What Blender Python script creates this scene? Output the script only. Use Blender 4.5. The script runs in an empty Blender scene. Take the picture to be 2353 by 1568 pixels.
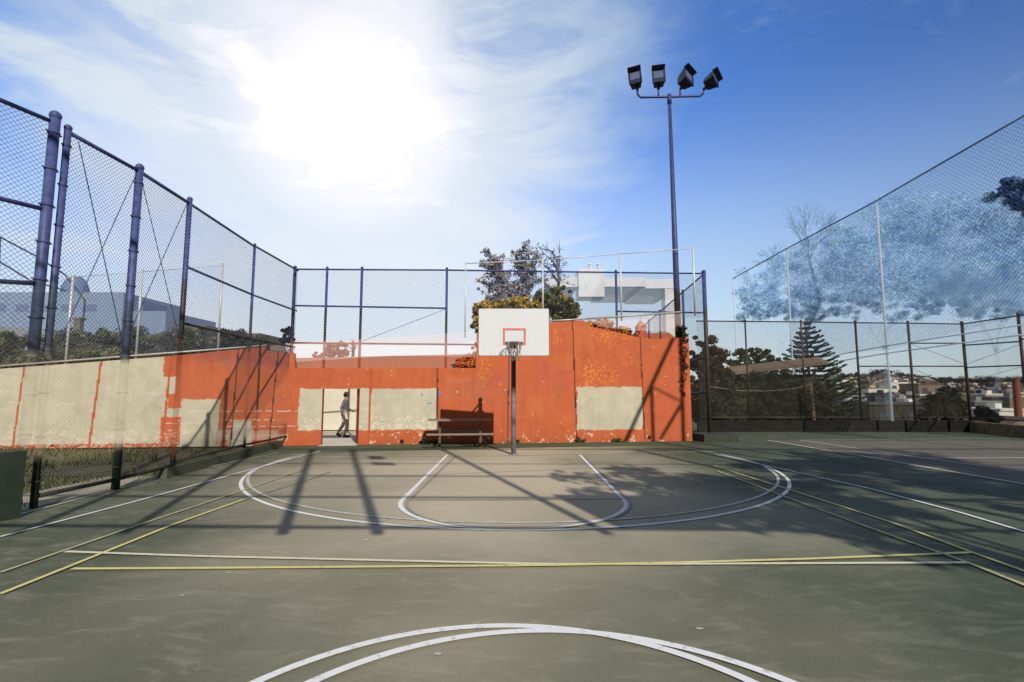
import bpy, math, random
from mathutils import Vector, Matrix
import numpy as np

SC = bpy.context.scene
COL = SC.collection
R = math.radians
random.seed(7)
rng = np.random.default_rng(11)

# ------------------------------------------------------------------ camera
F = 1145.0; CX = 1176.5; CY = 784.0; CAMH = 1.8
PITCH = math.atan(113.0 / F)
cam = bpy.data.cameras.new("camera")
cam.sensor_width = 36.0
cam.lens = F / 2353.0 * 36.0
cam.clip_start = 0.05
cam.clip_end = 6000
camo = bpy.data.objects.new("camera", cam)
camo.location = (0, 0, CAMH)
camo.rotation_euler = (R(90) + PITCH, 0, 0)
COL.objects.link(camo)
SC.camera = camo

def ray(x, y):
    u = (x - CX) / F; v = (CY - y) / F
    return (u, math.cos(PITCH) - v * math.sin(PITCH), math.sin(PITCH) + v * math.cos(PITCH))
def G(x, y, z=0.0):
    a, b, c = ray(x, y); s = (z - CAMH) / c
    return Vector((a * s, b * s, z))
def D(x, y, d):
    a, b, c = ray(x, y); s = d / b
    return Vector((a * s, d, CAMH + c * s))

# ------------------------------------------------------------------ light
SUN_EL = 33.0
LDIR = Vector((-0.358, 0.934, 0)).normalized()         # horizontal travel of the light
sun = bpy.data.lights.new("sun", 'SUN')
sun.energy = 4.9; sun.angle = R(0.5); sun.color = (1.0, 0.93, 0.83)
so = bpy.data.objects.new("sun", sun); COL.objects.link(so)
ld = Vector((LDIR.x * math.cos(R(SUN_EL)), LDIR.y * math.cos(R(SUN_EL)), -math.sin(R(SUN_EL))))
so.rotation_euler = ld.to_track_quat('-Z', 'Y').to_euler()
so.location = (10, -20, 30)

world = bpy.data.worlds.new("World"); SC.world = world; world.use_nodes = True
wt = world.node_tree; N = wt.nodes; L = wt.links
for n in list(N): N.remove(n)
def wn(t, **k):
    n = N.new(t)
    for a, b in k.items(): setattr(n, a, b)
    return n
def wmath(op, a, b=None, c=None, clamp=False):
    n = N.new('ShaderNodeMath'); n.operation = op; n.use_clamp = clamp
    for i, v in enumerate((a, b, c)):
        if v is None: continue
        if isinstance(v, (int, float)): n.inputs[i].default_value = v
        else: L.new(v, n.inputs[i])
    return n.outputs[0]
sky = wn('ShaderNodeTexSky', sky_type='NISHITA', sun_disc=False)
sky.sun_elevation = R(SUN_EL); sky.sun_rotation = math.atan2(-LDIR.x, -LDIR.y)
sky.altitude = 50; sky.air_density = 1.0; sky.dust_density = 0.6; sky.ozone_density = 1.6
tc = wn('ShaderNodeTexCoord')
def wdot(vec):
    n = N.new('ShaderNodeVectorMath'); n.operation = 'DOT_PRODUCT'
    L.new(tc.outputs['Generated'], n.inputs[0]); n.inputs[1].default_value = vec
    return n.outputs['Value']
def maprange(v, a, b, c=0.0, d=1.0, smooth=True):
    n = N.new('ShaderNodeMapRange'); n.interpolation_type = 'SMOOTHSTEP' if smooth else 'LINEAR'
    L.new(v, n.inputs[0])
    for i, q in enumerate((a, b, c, d)): n.inputs[i + 1].default_value = q
    return n.outputs[0]
def noise(scale, detail=6, rough=0.55, dist=0.0, rot=(0, 0, 0), sc=(1, 1, 1)):
    mp = N.new('ShaderNodeMapping'); L.new(tc.outputs['Generated'], mp.inputs[0])
    mp.inputs['Rotation'].default_value = rot; mp.inputs['Scale'].default_value = sc
    n = N.new('ShaderNodeTexNoise'); L.new(mp.outputs[0], n.inputs['Vector'])
    n.inputs['Scale'].default_value = scale; n.inputs['Detail'].default_value = detail
    n.inputs['Roughness'].default_value = rough; n.inputs['Distortion'].default_value = dist
    return n.outputs['Fac']
def nd(x, y): return tuple(Vector(ray(x, y)).normalized())
n1 = noise(2.6, 9, 0.58, 0.5, (0.3, 0.5, 0.9), (1, 1, 2.2))
n2 = noise(4.5, 9, 0.62, 1.2, (0.5, 0.6, 0.5), (0.7, 1, 3.2))
n3 = noise(1.3, 4, 0.5, 0.2, (0.7, 0.1, 0.2))
wob = wmath('MULTIPLY', wmath('SUBTRACT', n1, 0.5), 0.16)
wob1 = wmath('ADD', wmath('MULTIPLY', wmath('SUBTRACT', n1, 0.5), 0.12), wmath('MULTIPLY', wmath('SUBTRACT', n2, 0.5), 0.05))
dg = wmath('ADD', wdot(nd(805, 250)), wob1)
dg2 = wmath('ADD', wdot(nd(760, 60)), wob)
dg3 = wmath('ADD', wdot(nd(800, 560)), wob)
core = wmath('MAXIMUM', maprange(dg, 0.956, 1.004), maprange(wdot(nd(815, 250)), 0.950, 1.000))
halo = maprange(dg, 0.80, 0.995)
core2 = maprange(dg2, 0.93, 0.999, 0, 0.9)
low = maprange(dg3, 0.80, 0.99, 0, 0.92)
left = maprange(wdot((1, 0, 0)), -0.02, -0.35)
cl = maprange(n1, 0.38, 0.60)
cl2 = maprange(n2, 0.42, 0.66)
cloud = wmath('MULTIPLY', wmath('MAXIMUM', cl, wmath('MULTIPLY', cl2, 0.6)), wmath('MULTIPLY', left, 0.88))
wisp = wmath('MULTIPLY', maprange(n2, 0.5, 0.72), 0.16)
d = wmath('MAXIMUM', cloud, wisp)
d = wmath('MAXIMUM', d, wmath('MULTIPLY', halo, maprange(n2, 0.30, 0.62, 0.55, 0.92)))
d = wmath('MAXIMUM', d, core2)
d = wmath('MAXIMUM', d, low)
d = wmath('MAXIMUM', d, core)
# long straight wisp slanting down to the left above the fence
A_ = Vector(ray(700, 700)).normalized(); B_ = Vector(ray(1500, 508)).normalized(); nn_ = A_.cross(B_).normalized()
wd = wmath('ABSOLUTE', wmath('ADD', wdot(tuple(nn_)), wmath('MULTIPLY', wmath('SUBTRACT', n2, 0.5), 0.02)))
wsp = wmath('MULTIPLY', maprange(wd, 0.028, 0.0, 0, 0.75), maprange(wdot(tuple(Vector(ray(1080, 610)).normalized())), 0.93, 0.985))
d = wmath('MAXIMUM', d, wsp)
# low haze band near the horizon
up = wdot((0, 0, 1))
hz = wmath('MULTIPLY', wmath('MULTIPLY', maprange(up, 0.54, 0.04, 0, 0.97), maprange(wdot((1, 0, 0)), 0.25, 0.75, 1.0, 0.62)), maprange(wdot((0, 1, 0)), -0.1, 0.35, 0.05, 1.0))
d = wmath('MAXIMUM', d, hz)
tint = N.new('ShaderNodeMix'); tint.data_type = 'RGBA'; tint.blend_type = 'MULTIPLY'
tint.inputs[0].default_value = 1.0
fade = wmath('MULTIPLY', maprange(wdot(nd(835, 255)), 0.35, 0.97, 0.40, 1.0, False), maprange(wdot((0, 1, 0)), -0.2, 0.35, 0.22, 1.0))
fv = N.new('ShaderNodeVectorMath'); fv.operation = 'SCALE'
L.new(sky.outputs[0], fv.inputs[0]); L.new(fade, fv.inputs['Scale'])
L.new(fv.outputs[0], tint.inputs[6]); tint.inputs[7].default_value = (0.98, 1.56, 2.50, 1)
cc = N.new('ShaderNodeMix'); cc.data_type = 'RGBA'
cc.inputs[6].default_value = (5.9, 7.1, 7.8, 1); cc.inputs[7].default_value = (10.6, 10.3, 10.4, 1)
hor = wmath('MULTIPLY', maprange(up, 0.16, -0.02), 1.0)
wc2 = N.new('ShaderNodeMix'); wc2.data_type = 'RGBA'; L.new(hor, wc2.inputs[0])
wc2.inputs[6].default_value = (6.0, 7.3, 7.9, 1); wc2.inputs[7].default_value = (7.6, 7.9, 7.3, 1)
L.new(wc2.outputs[2], cc.inputs[6])
L.new(wmath('MAXIMUM', core, wmath('MULTIPLY', low, 0.55)), cc.inputs[0])
mx = N.new('ShaderNodeMix'); mx.data_type = 'RGBA'
L.new(d, mx.inputs[0]); L.new(tint.outputs[2], mx.inputs[6]); L.new(cc.outputs[2], mx.inputs[7])
bg = wn('ShaderNodeBackground'); bg.inputs[1].default_value = 0.1
L.new(mx.outputs[2], bg.inputs[0])
wo = wn('ShaderNodeOutputWorld'); L.new(bg.outputs[0], wo.inputs[0])

SC.view_settings.view_transform = 'Standard'; SC.view_settings.look = 'None'
SC.view_settings.gamma = 1.0; SC.view_settings.exposure = 0.0
SC.cycles.max_bounces = 6; SC.cycles.transparent_max_bounces = 24

# ------------------------------------------------------------------ helpers
def tag(o, label=None, cat=None, group=None, kind=None):
    if label: o['label'] = label
    if cat: o['category'] = cat
    if group: o['group'] = group
    if kind: o['kind'] = kind
    return o
def empty(name, loc, label, cat, group=None, rz=0):
    o = bpy.data.objects.new(name, None); COL.objects.link(o)
    o.location = loc; o.rotation_euler = (0, 0, rz); o.empty_display_size = 0.2
    return tag(o, label, cat, group)

class MB:
    def __init__(s): s.v = []; s.f = []; s.c = []
    def quad(s, a, b, c, d):
        i = len(s.v); s.v += [tuple(a), tuple(b), tuple(c), tuple(d)]; s.f.append((i, i+1, i+2, i+3))
    def poly(s, pts):
        i = len(s.v); s.v += [tuple(p) for p in pts]; s.f.append(tuple(range(i, i + len(pts))))
    def box(s, c, size, rz=0, ry=0, rx=0):
        m = Matrix.Translation(c) @ Matrix.Rotation(rz, 4, 'Z') @ Matrix.Rotation(ry, 4, 'Y') @ Matrix.Rotation(rx, 4, 'X')
        x, y, z = [q / 2 for q in size]; i = len(s.v)
        for p in ((-x,-y,-z),(x,-y,-z),(x,y,-z),(-x,y,-z),(-x,-y,z),(x,-y,z),(x,y,z),(-x,y,z)):
            s.v.append(tuple(m @ Vector(p)))
        for q in ((0,3,2,1),(4,5,6,7),(0,1,5,4),(1,2,6,5),(2,3,7,6),(3,0,4,7)):
            s.f.append(tuple(i + k for k in q))
    def tube(s, pts, r, n=8, caps=True):
        pts = [Vector(p) for p in pts]
        if isinstance(r, (int, float)): r = [r] * len(pts)
        i0 = len(s.v); m = len(pts)
        for k, p in enumerate(pts):
            t = (pts[min(k+1, m-1)] - pts[max(k-1, 0)]).normalized()
            a = Vector((0, 0, 1)) if abs(t.z) < 0.9 else Vector((1, 0, 0))
            e1 = t.cross(a).normalized(); e2 = t.cross(e1).normalized()
            for j in range(n):
                th = 2 * math.pi * j / n
                s.v.append(tuple(p + e1 * math.cos(th) * r[k] + e2 * math.sin(th) * r[k]))
        for k in range(m - 1):
            for j in range(n):
                a = i0 + k*n + j; b = i0 + k*n + (j+1) % n
                s.f.append((a, b, b + n, a + n))
        if caps:
            s.f.append(tuple(i0 + j for j in range(n))[::-1]); s.f.append(tuple(i0 + (m-1)*n + j for j in range(n)))
    def ball(s, c, r, n=10):
        if isinstance(r, (int, float)): r = (r, r, r)
        pr = []
        i0 = len(s.v); m = n // 2 + 1
        for a in range(1, m):
            ph = math.pi * a / m
            for j in range(n):
                th = 2 * math.pi * j / n
                s.v.append((c[0] + r[0]*math.sin(ph)*math.cos(th), c[1] + r[1]*math.sin(ph)*math.sin(th), c[2] + r[2]*math.cos(ph)))
        for a in range(m - 2):
            for j in range(n):
                p = i0 + a*n + j; q = i0 + a*n + (j+1) % n
                s.f.append((p, p + n, q + n, q))
        s.f.append(tuple(i0 + j for j in range(n))); s.f.append(tuple(i0 + (m-2)*n + j for j in range(n))[::-1])
    def build(s, name, mat, parent=None, smooth=False):
        me = bpy.data.meshes.new(name); me.from_pydata(s.v, [], s.f)
        me.materials.append(mat)
        if smooth: me.polygons.foreach_set('use_smooth', [True] * len(me.polygons))
        me.update()
        o = bpy.data.objects.new(name, me); COL.objects.link(o)
        if parent: o.parent = parent; o.matrix_parent_inverse = Matrix.Identity(4)
        return o
def loc_shift(mb, org):
    ox, oy, oz = org
    mb.v = [(x - ox, y - oy, z - oz) for x, y, z in mb.v]; return mb

MATS = {}
def mat(name, col, rough=0.7, metal=0.0, var=0.12, scale=6.0, bump=0.0, bscale=60.0, alpha=1.0, col2=None, trans=0.0, spec=0.3, stretch=(1,1,1)):
    if name in MATS: return MATS[name]
    m = bpy.data.materials.new(name); m.use_nodes = True; t = m.node_tree
    b = t.nodes['Principled BSDF']
    b.inputs['Roughness'].default_value = rough; b.inputs['Metallic'].default_value = metal
    b.inputs['Specular IOR Level'].default_value = spec
    co = t.nodes.new('ShaderNodeTexCoord'); mp = t.nodes.new('ShaderNodeMapping')
    mp.inputs['Scale'].default_value = stretch
    t.links.new(co.outputs['Object'], mp.inputs[0])
    nz = t.nodes.new('ShaderNodeTexNoise'); nz.inputs['Scale'].default_value = scale; nz.inputs['Detail'].default_value = 7
    nz.inputs['Roughness'].default_value = 0.65
    t.links.new(mp.outputs[0], nz.inputs['Vector'])
    rp = t.nodes.new('ShaderNodeValToRGB'); rp.color_ramp.elements[0].position = 0.3; rp.color_ramp.elements[1].position = 0.7
    c2 = col2 or tuple(min(1, c * (1 + var)) for c in col); c1 = tuple(c * (1 - var) for c in col)
    rp.color_ramp.elements[0].color = (*c1, 1); rp.color_ramp.elements[1].color = (*c2, 1)
    t.links.new(nz.outputs['Fac'], rp.inputs[0]); t.links.new(rp.outputs[0], b.inputs['Base Color'])
    b.inputs['Alpha'].default_value = alpha
    if bump:
        n2 = t.nodes.new('ShaderNodeTexNoise'); n2.inputs['Scale'].default_value = bscale; n2.inputs['Detail'].default_value = 4
        t.links.new(co.outputs['Object'], n2.inputs['Vector'])
        bp = t.nodes.new('ShaderNodeBump'); bp.inputs['Strength'].default_value = bump; bp.inputs['Distance'].default_value = 0.02
        t.links.new(n2.outputs['Fac'], bp.inputs['Height']); t.links.new(bp.outputs[0], b.inputs['Normal'])
    MATS[name] = m; return m
def banded(name, stops, rough=0.5):
    """colour and opacity that change with height: stops = [(z, colour[, opacity])]"""
    m = bpy.data.materials.new(name); m.use_nodes = True; t = m.node_tree
    b = t.nodes['Principled BSDF']; b.inputs['Roughness'].default_value = rough
    b.inputs['Specular IOR Level'].default_value = 0.25
    g = t.nodes.new('ShaderNodeNewGeometry'); sp = t.nodes.new('ShaderNodeSeparateXYZ'); t.links.new(g.outputs['Position'], sp.inputs[0])
    dv = t.nodes.new('ShaderNodeMath'); dv.operation = 'DIVIDE'; dv.inputs[1].default_value = 20.0; t.links.new(sp.outputs['Z'], dv.inputs[0])
    def ramp(vals, wd):
        rp = t.nodes.new('ShaderNodeValToRGB'); e = rp.color_ramp.elements
        e[0].position = 0; e[0].color = vals[0]; e[1].position = 1; e[1].color = vals[-1]
        for k in range(1, len(stops)):
            z = stops[k][0] / 20.0
            q = e.new(z - wd); q.color = vals[k-1]; q = e.new(z + wd); q.color = vals[k]
        t.links.new(dv.outputs[0], rp.inputs[0]); return rp.outputs[0]
    co = t.nodes.new('ShaderNodeTexCoord'); nz = t.nodes.new('ShaderNodeTexNoise'); nz.inputs['Scale'].default_value = 9.0; nz.inputs['Detail'].default_value = 8; nz.inputs['Roughness'].default_value = 0.7
    t.links.new(co.outputs['Object'], nz.inputs['Vector'])
    mr = t.nodes.new('ShaderNodeMapRange'); mr.inputs[1].default_value = 0.32; mr.inputs[2].default_value = 0.68; mr.inputs[3].default_value = 0.6; mr.inputs[4].default_value = 1.35
    t.links.new(nz.outputs['Fac'], mr.inputs[0])
    vm = t.nodes.new('ShaderNodeVectorMath'); vm.operation = 'SCALE'
    t.links.new(ramp([(*q[1], 1) for q in stops], 0.005), vm.inputs[0]); t.links.new(mr.outputs[0], vm.inputs['Scale']); t.links.new(vm.outputs[0], b.inputs['Base Color'])
    if any(len(q) > 2 for q in stops):
        t.links.new(ramp([((q[2] if len(q) > 2 else 1.0),) * 3 + (1,) for q in stops], 0.004), b.inputs['Alpha'])
    return m
def attrmat(name, rough=0.8, alpha=1.0, bump=0.0, bscale=40, spec=0.25, sss=0.0):
    m = bpy.data.materials.new(name); m.use_nodes = True; t = m.node_tree
    b = t.nodes['Principled BSDF']; b.inputs['Roughness'].default_value = rough; b.inputs['Alpha'].default_value = alpha
    b.inputs['Specular IOR Level'].default_value = spec
    a = t.nodes.new('ShaderNodeAttribute'); a.attribute_name = 'paint'
    co = t.nodes.new('ShaderNodeTexCoord'); nz = t.nodes.new('ShaderNodeTexNoise'); nz.inputs['Scale'].default_value = 3.0; nz.inputs['Detail'].default_value = 9
    nz.inputs['Roughness'].default_value = 0.7
    t.links.new(co.outputs['Object'], nz.inputs['Vector'])
    mr = t.nodes.new('ShaderNodeMapRange'); mr.inputs[1].default_value = 0.3; mr.inputs[2].default_value = 0.7; mr.inputs[3].default_value = 0.88; mr.inputs[4].default_value = 1.1
    t.links.new(nz.outputs['Fac'], mr.inputs[0])
    vm = t.nodes.new('ShaderNodeVectorMath'); vm.operation = 'SCALE'
    t.links.new(a.outputs['Color'], vm.inputs[0]); t.links.new(mr.outputs[0], vm.inputs['Scale'])
    t.links.new(vm.outputs[0], b.inputs['Base Color'])
    if bump:
        n2 = t.nodes.new('ShaderNodeTexNoise'); n2.inputs['Scale'].default_value = bscale; n2.inputs['Detail'].default_value = 5
        t.links.new(co.outputs['Object'], n2.inputs['Vector'])
        bp = t.nodes.new('ShaderNodeBump'); bp.inputs['Strength'].default_value = bump; bp.inputs['Distance'].default_value = 0.01
        t.links.new(n2.outputs['Fac'], bp.inputs['Height']); t.links.new(bp.outputs[0], b.inputs['Normal'])
    return m
def np_mesh(name, V, Fq, colors, mat_, parent=None):
    """V (n,3), Fq (m,4) ints, colors per vertex (n,3) or None"""
    me = bpy.data.meshes.new(name)
    me.vertices.add(len(V)); me.vertices.foreach_set('co', np.asarray(V, dtype=np.float32).ravel())
    k = Fq.shape[1]
    me.loops.add(len(Fq) * k); me.loops.foreach_set('vertex_index', Fq.astype(np.int32).ravel())
    me.polygons.add(len(Fq)); me.polygons.foreach_set('loop_start', np.arange(0, len(Fq) * k, k, dtype=np.int32))
    me.update(calc_edges=True)
    if colors is not None:
        ca = me.color_attributes.new('paint', 'FLOAT_COLOR', 'POINT')
        cc_ = np.ones((len(V), 4), dtype=np.float32); cc_[:, :3] = colors
        ca.data.foreach_set('color', cc_.ravel())
    me.materials.append(mat_); me.validate()
    o = bpy.data.objects.new(name, me); COL.objects.link(o)
    if parent: o.parent = parent
    return o

# ------------------------------------------------------------------ ground & court
def sstep(a, b, x):
    t = max(0.0, min(1.0, (x - a) / (b - a))); return t * t * (3 - 2 * t)
def terr(x, y):
    """height of the land: flat under the courts, a valley beyond the right-hand fence, hills behind"""
    flat = -0.05
    r = math.hypot(x, y)
    prof = [(0,-0.05),(23,-0.05),(30,-4.5),(60,-6.4),(110,-6.2),(200,-4.0),(400,1.5),(640,10.0),(820,18),(1100,26),(2600,30)]
    z = prof[-1][1]
    for (a, za), (b, zb) in zip(prof, prof[1:]):
        if y <= b:
            z = za + (zb - za) * max(0, (y - a)) / (b - a); break
    if y > 700: z += 4 * math.sin(x * 0.011 + 1.3) + 3 * math.sin(x * 0.027)
    # conical hill
    hx, hy = HILL
    dd = math.hypot((x - hx) / 30.0, (y - hy) / 70.0)
    z += 13 * math.exp(-dd * dd * 1.3)
    hx2 = hx - 90
    dd = math.hypot((x - hx2) / 50.0, (y - hy) / 90.0)
    z += 12 * math.exp(-dd * dd * 1.2)
    w = sstep(8.5, 14, x - 0.12 * (y - 23)) if y > 22 else 0
    return flat * (1 - w) + z * w
hp = D(2035, 872, 640); HILL = (hp.x, 640)
xs = sorted(set([-2500, -1200, -600, -300, -150, -80, -40, -20, 0, 6, 8, 9, 10, 11, 12, 13, 14, 16, 18, 20, 22, 25, 30, 36, 44, 52, 62] + list(range(75, 400, 18)) + list(range(400, 1000, 25)) + [1100, 1300, 1700, 2400]))
ys = sorted(set([-1200, -300, -60, -20, 0, 10, 18, 20, 22, 22.6, 23, 24, 26, 28, 30, 35, 42, 50, 60, 75, 90, 110, 140, 170, 200, 240, 300] + list(range(340, 900, 22)) + [1000, 1200, 1600, 2400]))
V = np.array([[x, y, terr(x, y)] for y in ys for x in xs]); nx = len(xs)
Fq = np.array([[j*nx+i, j*nx+i+1, (j+1)*nx+i+1, (j+1)*nx+i] for j in range(len(ys)-1) for i in range(nx-1)])
ground_m = mat('dry_earth', (0.15, 0.125, 0.08), 0.95, var=0.3, scale=0.6, col2=(0.085, 0.085, 0.045), bump=0.5, bscale=12)
g = np_mesh('ground', V, Fq, None, ground_m); g['kind'] = 'structure'

# court material: worn acrylic, green with paler scuffs
cm = bpy.data.materials.new('court_acrylic'); cm.use_nodes = True; t = cm.node_tree
b = t.nodes['Principled BSDF']; b.inputs['Roughness'].default_value = 0.78; b.inputs['Specular IOR Level'].default_value = 0.35
co = t.nodes.new('ShaderNodeTexCoord')
def cn(scale, det=8, rough=0.6, dist=0.0, sc=(1,1,1)):
    mp = t.nodes.new('ShaderNodeMapping'); mp.inputs['Scale'].default_value = sc; t.links.new(co.outputs['Object'], mp.inputs[0])
    n = t.nodes.new('ShaderNodeTexNoise'); t.links.new(mp.outputs[0], n.inputs['Vector'])
    n.inputs['Scale'].default_value = scale; n.inputs['Detail'].default_value = det; n.inputs['Roughness'].default_value = rough; n.inputs['Distortion'].default_value = dist
    return n.outputs['Fac']
def cramp(fac, stops):
    r = t.nodes.new('ShaderNodeValToRGB'); e = r.color_ramp.elements
    e[0].position, e[0].color = stops[0][0], (*stops[0][1], 1); e[1].position, e[1].color = stops[-1][0], (*stops[-1][1], 1)
    for p, c in stops[1:-1]: k = e.new(p); k.color = (*c, 1)
    t.links.new(fac, r.inputs[0]); return r.outputs[0]
def cmix(f, a, bb, bt='MIX'):
    m = t.nodes.new('ShaderNodeMix'); m.data_type = 'RGBA'; m.blend_type = bt
    if isinstance(f, (int, float)): m.inputs[0].default_value = f
    else: t.links.new(f, m.inputs[0])
    for q, i in ((a, 6), (bb, 7)):
        if isinstance(q, tuple): m.inputs[i].default_value = (*q, 1)
        else: t.links.new(q, m.inputs[i])
    return m.outputs[2]
base = cramp(cn(0.55, 9, 0.62, 0.6), [(0.3, (0.060, 0.072, 0.044)), (0.5, (0.088, 0.099, 0.060)), (0.72, (0.122, 0.122, 0.083))])
scf = cramp(cn(1.6, 10, 0.68, 1.2, (1, 2.4, 1)), [(0.50, (0, 0, 0)), (0.74, (1, 1, 1))])
base = cmix(scf, base, (0.20, 0.19, 0.145))
grit = cramp(cn(26, 6, 0.8, 0, (1, 1.6, 1)), [(0.3, (0.80, 0.80, 0.79)), (0.7, (1.2, 1.2, 1.2))])
base = cmix(1.0, base, grit, 'MULTIPLY')
fine = cramp(cn(90, 5, 0.8), [(0.32, (0.62, 0.62, 0.60)), (0.68, (1.36, 1.36, 1.36))])
base = cmix(1.0, base, fine, 'MULTIPLY')
grime = cramp(cn(0.9, 8, 0.7, 0.8), [(0.2, (0.78, 0.80, 0.78)), (0.45, (1, 1, 1))])
base = cmix(1.0, base, grime, 'MULTIPLY')
spk = cramp(cn(9, 2, 0.5), [(0.80, (0, 0, 0)), (0.815, (1, 1, 1))])
base = cmix(spk, base, (0.34, 0.34, 0.3))
# tan zone round the hoop with sun glare painted in, painted falloff darkening right
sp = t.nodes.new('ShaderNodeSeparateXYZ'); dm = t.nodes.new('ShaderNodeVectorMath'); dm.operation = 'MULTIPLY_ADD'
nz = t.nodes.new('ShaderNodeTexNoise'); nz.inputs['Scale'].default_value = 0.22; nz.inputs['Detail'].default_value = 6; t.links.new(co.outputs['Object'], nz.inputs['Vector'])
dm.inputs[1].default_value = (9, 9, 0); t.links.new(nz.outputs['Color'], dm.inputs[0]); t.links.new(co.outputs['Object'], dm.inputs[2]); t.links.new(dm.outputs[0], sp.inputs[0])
def cm_(op, a, bq):
    n = t.nodes.new('ShaderNodeMath'); n.operation = op
    for i, v in enumerate((a, bq)):
        if isinstance(v, (int, float)): n.inputs[i].default_value = v
        else: t.links.new(v, n.inputs[i])
    return n.outputs[0]
def cmr(v, a, bq, c_=0., d_=1.):
    n = t.nodes.new('ShaderNodeMapRange'); n.interpolation_type = 'SMOOTHSTEP'; t.links.new(v, n.inputs[0])
    for i, q in enumerate((a, bq, c_, d_)): n.inputs[i+1].default_value = q
    return n.outputs[0]
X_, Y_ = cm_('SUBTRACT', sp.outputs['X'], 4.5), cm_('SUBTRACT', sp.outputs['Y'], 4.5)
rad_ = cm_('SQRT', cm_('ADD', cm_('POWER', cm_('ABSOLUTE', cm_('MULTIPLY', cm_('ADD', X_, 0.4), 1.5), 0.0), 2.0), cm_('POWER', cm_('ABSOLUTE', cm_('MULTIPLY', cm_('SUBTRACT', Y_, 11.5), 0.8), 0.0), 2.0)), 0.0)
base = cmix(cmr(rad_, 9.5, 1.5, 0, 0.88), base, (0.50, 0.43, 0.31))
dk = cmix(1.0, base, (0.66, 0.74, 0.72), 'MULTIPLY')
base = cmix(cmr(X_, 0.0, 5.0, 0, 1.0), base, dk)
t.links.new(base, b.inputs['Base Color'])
bp = t.nodes.new('ShaderNodeBump'); bp.inputs['Strength'].default_value = 0.35; bp.inputs['Distance'].default_value = 0.006
t.links.new(cn(110, 4, 0.7), bp.inputs['Height']); t.links.new(bp.outputs[0], b.inputs['Normal'])

WA = Vector((-16.6, 15.5, 0)); WB = Vector((6.42, 18.0, 0)); WU = (WB - WA).normalized(); WN = Vector((WU.y, -WU.x, 0))  # WN faces the camera
def wall_y(x): return WA.y + (x - WA.x) * WU.y / WU.x
mb = MB()
cpts = [(-7.45, -14), (24.5, -14), (24.5, 14), (20.4, 21.9), (8.6, 21.9), (6.7, 18.2), (WB.x, wall_y(WB.x) - 0.02), (-7.45, wall_y(-7.45) - 0.02)]
mb.poly([(x, y, 0) for x, y in cpts])
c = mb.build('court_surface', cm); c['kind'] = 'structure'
# darker green margin by the wall
gm = mat('green_margin', (0.062, 0.085, 0.047), 0.8, var=0.2, scale=2.5, bump=0.3, bscale=90)
mb = MB()
a, b2 = G(420, 1066), G(1640, 1040)
mb.poly([(-7.4, wall_y(-7.4) - 0.03, 0.004), (a.x + 0.2, a.y, 0.004), (-6.3, 14.6, 0.004), G(800, 1039) + Vector((0, 0, .004)), G(1180, 1030) + Vector((0, 0, .004)), G(1650, 1022) + Vector((0, 0, .004)), (6.5, wall_y(6.4) - 0.03, 0.004)])
c = mb.build('court_margin', gm); c['kind'] = 'structure'
# second court to the right: browner playing area
bm_ = mat('brown_court_paint', (0.125, 0.108, 0.085), 0.8, var=0.2, scale=1.2, bump=0.3, bscale=90)
mb = MB()
q = [G(1763, 1013), G(2520, 1013), G(2900, 1170), G(2360, 1118)]
mb.poly([(p.x, p.y, 0.004) for p in q])
c = mb.build('tennis_court_paint', bm_); c['kind'] = 'structure'
# key paint, slightly purple-brown
km = mat('key_paint', (0.175, 0.158, 0.13), 0.8, var=0.18, scale=1.4, bump=0.3, bscale=90)

def paintmat(name, col, wear):
    m = bpy.data.materials.new(name); m.use_nodes = True; t = m.node_tree
    b = t.nodes['Principled BSDF']; b.inputs['Roughness'].default_value = 0.7
    co = t.nodes.new('ShaderNodeTexCoord'); n = t.nodes.new('ShaderNodeTexNoise'); n.inputs['Scale'].default_value = 14; n.inputs['Detail'].default_value = 9; n.inputs['Roughness'].default_value = 0.75
    t.links.new(co.outputs['Object'], n.inputs['Vector'])
    r = t.nodes.new('ShaderNodeValToRGB'); e = r.color_ramp.elements
    e[0].position = 0.30; e[0].color = (0.2, 0.2, 0.16, 1); e[1].position = 0.30 + wear; e[1].color = (*col, 1)
    t.links.new(n.outputs['Fac'], r.inputs[0]); t.links.new(r.outputs[0], b.inputs['Base Color'])
    return m
white_line = paintmat('white_line_paint', (0.70, 0.70, 0.70), 0.14)
cream_line = paintmat('faded_white_paint', (0.52, 0.51, 0.45), 0.24)
thin_line = paintmat('worn_white_paint', (0.27, 0.27, 0.23), 0.35)
yellow_line = paintmat('yellow_line_paint', (0.62, 0.55, 0.21), 0.16)
pale_yellow = paintmat('faded_yellow_paint', (0.44, 0.41, 0.21), 0.24)
ZL = [0.008]
def strip(name, pts, w, m, z=None, closed=False):
    if z is None:
        ZL[0] += 0.0006; z = ZL[0]
    P = [Vector((p[0], p[1], 0)) for p in pts]; n = len(P); mb = MB(); Lp, Rp = [], []
    for i, p in enumerate(P):
        tt = (P[min(i+1, n-1)] - P[max(i-1, 0)]).normalized(); nn = Vector((-tt.y, tt.x, 0)) * w / 2
        Lp.append(p + nn); Rp.append(p - nn)
    for i in range(n - 1):
        mb.quad((Rp[i].x, Rp[i].y, z), (Rp[i+1].x, Rp[i+1].y, z), (Lp[i+1].x, Lp[i+1].y, z), (Lp[i].x, Lp[i].y, z))
    o = mb.build(name, m); o['kind'] = 'structure'; return o
def pxs(pts): return [G(*p) for p in pts]
def arc(cx, cy, r, a0, a1, n=96): return [(cx + r * math.cos(R(a0 + (a1 - a0) * i / n)), cy + r * math.sin(R(a0 + (a1 - a0) * i / n))) for i in range(n + 1)]
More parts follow.
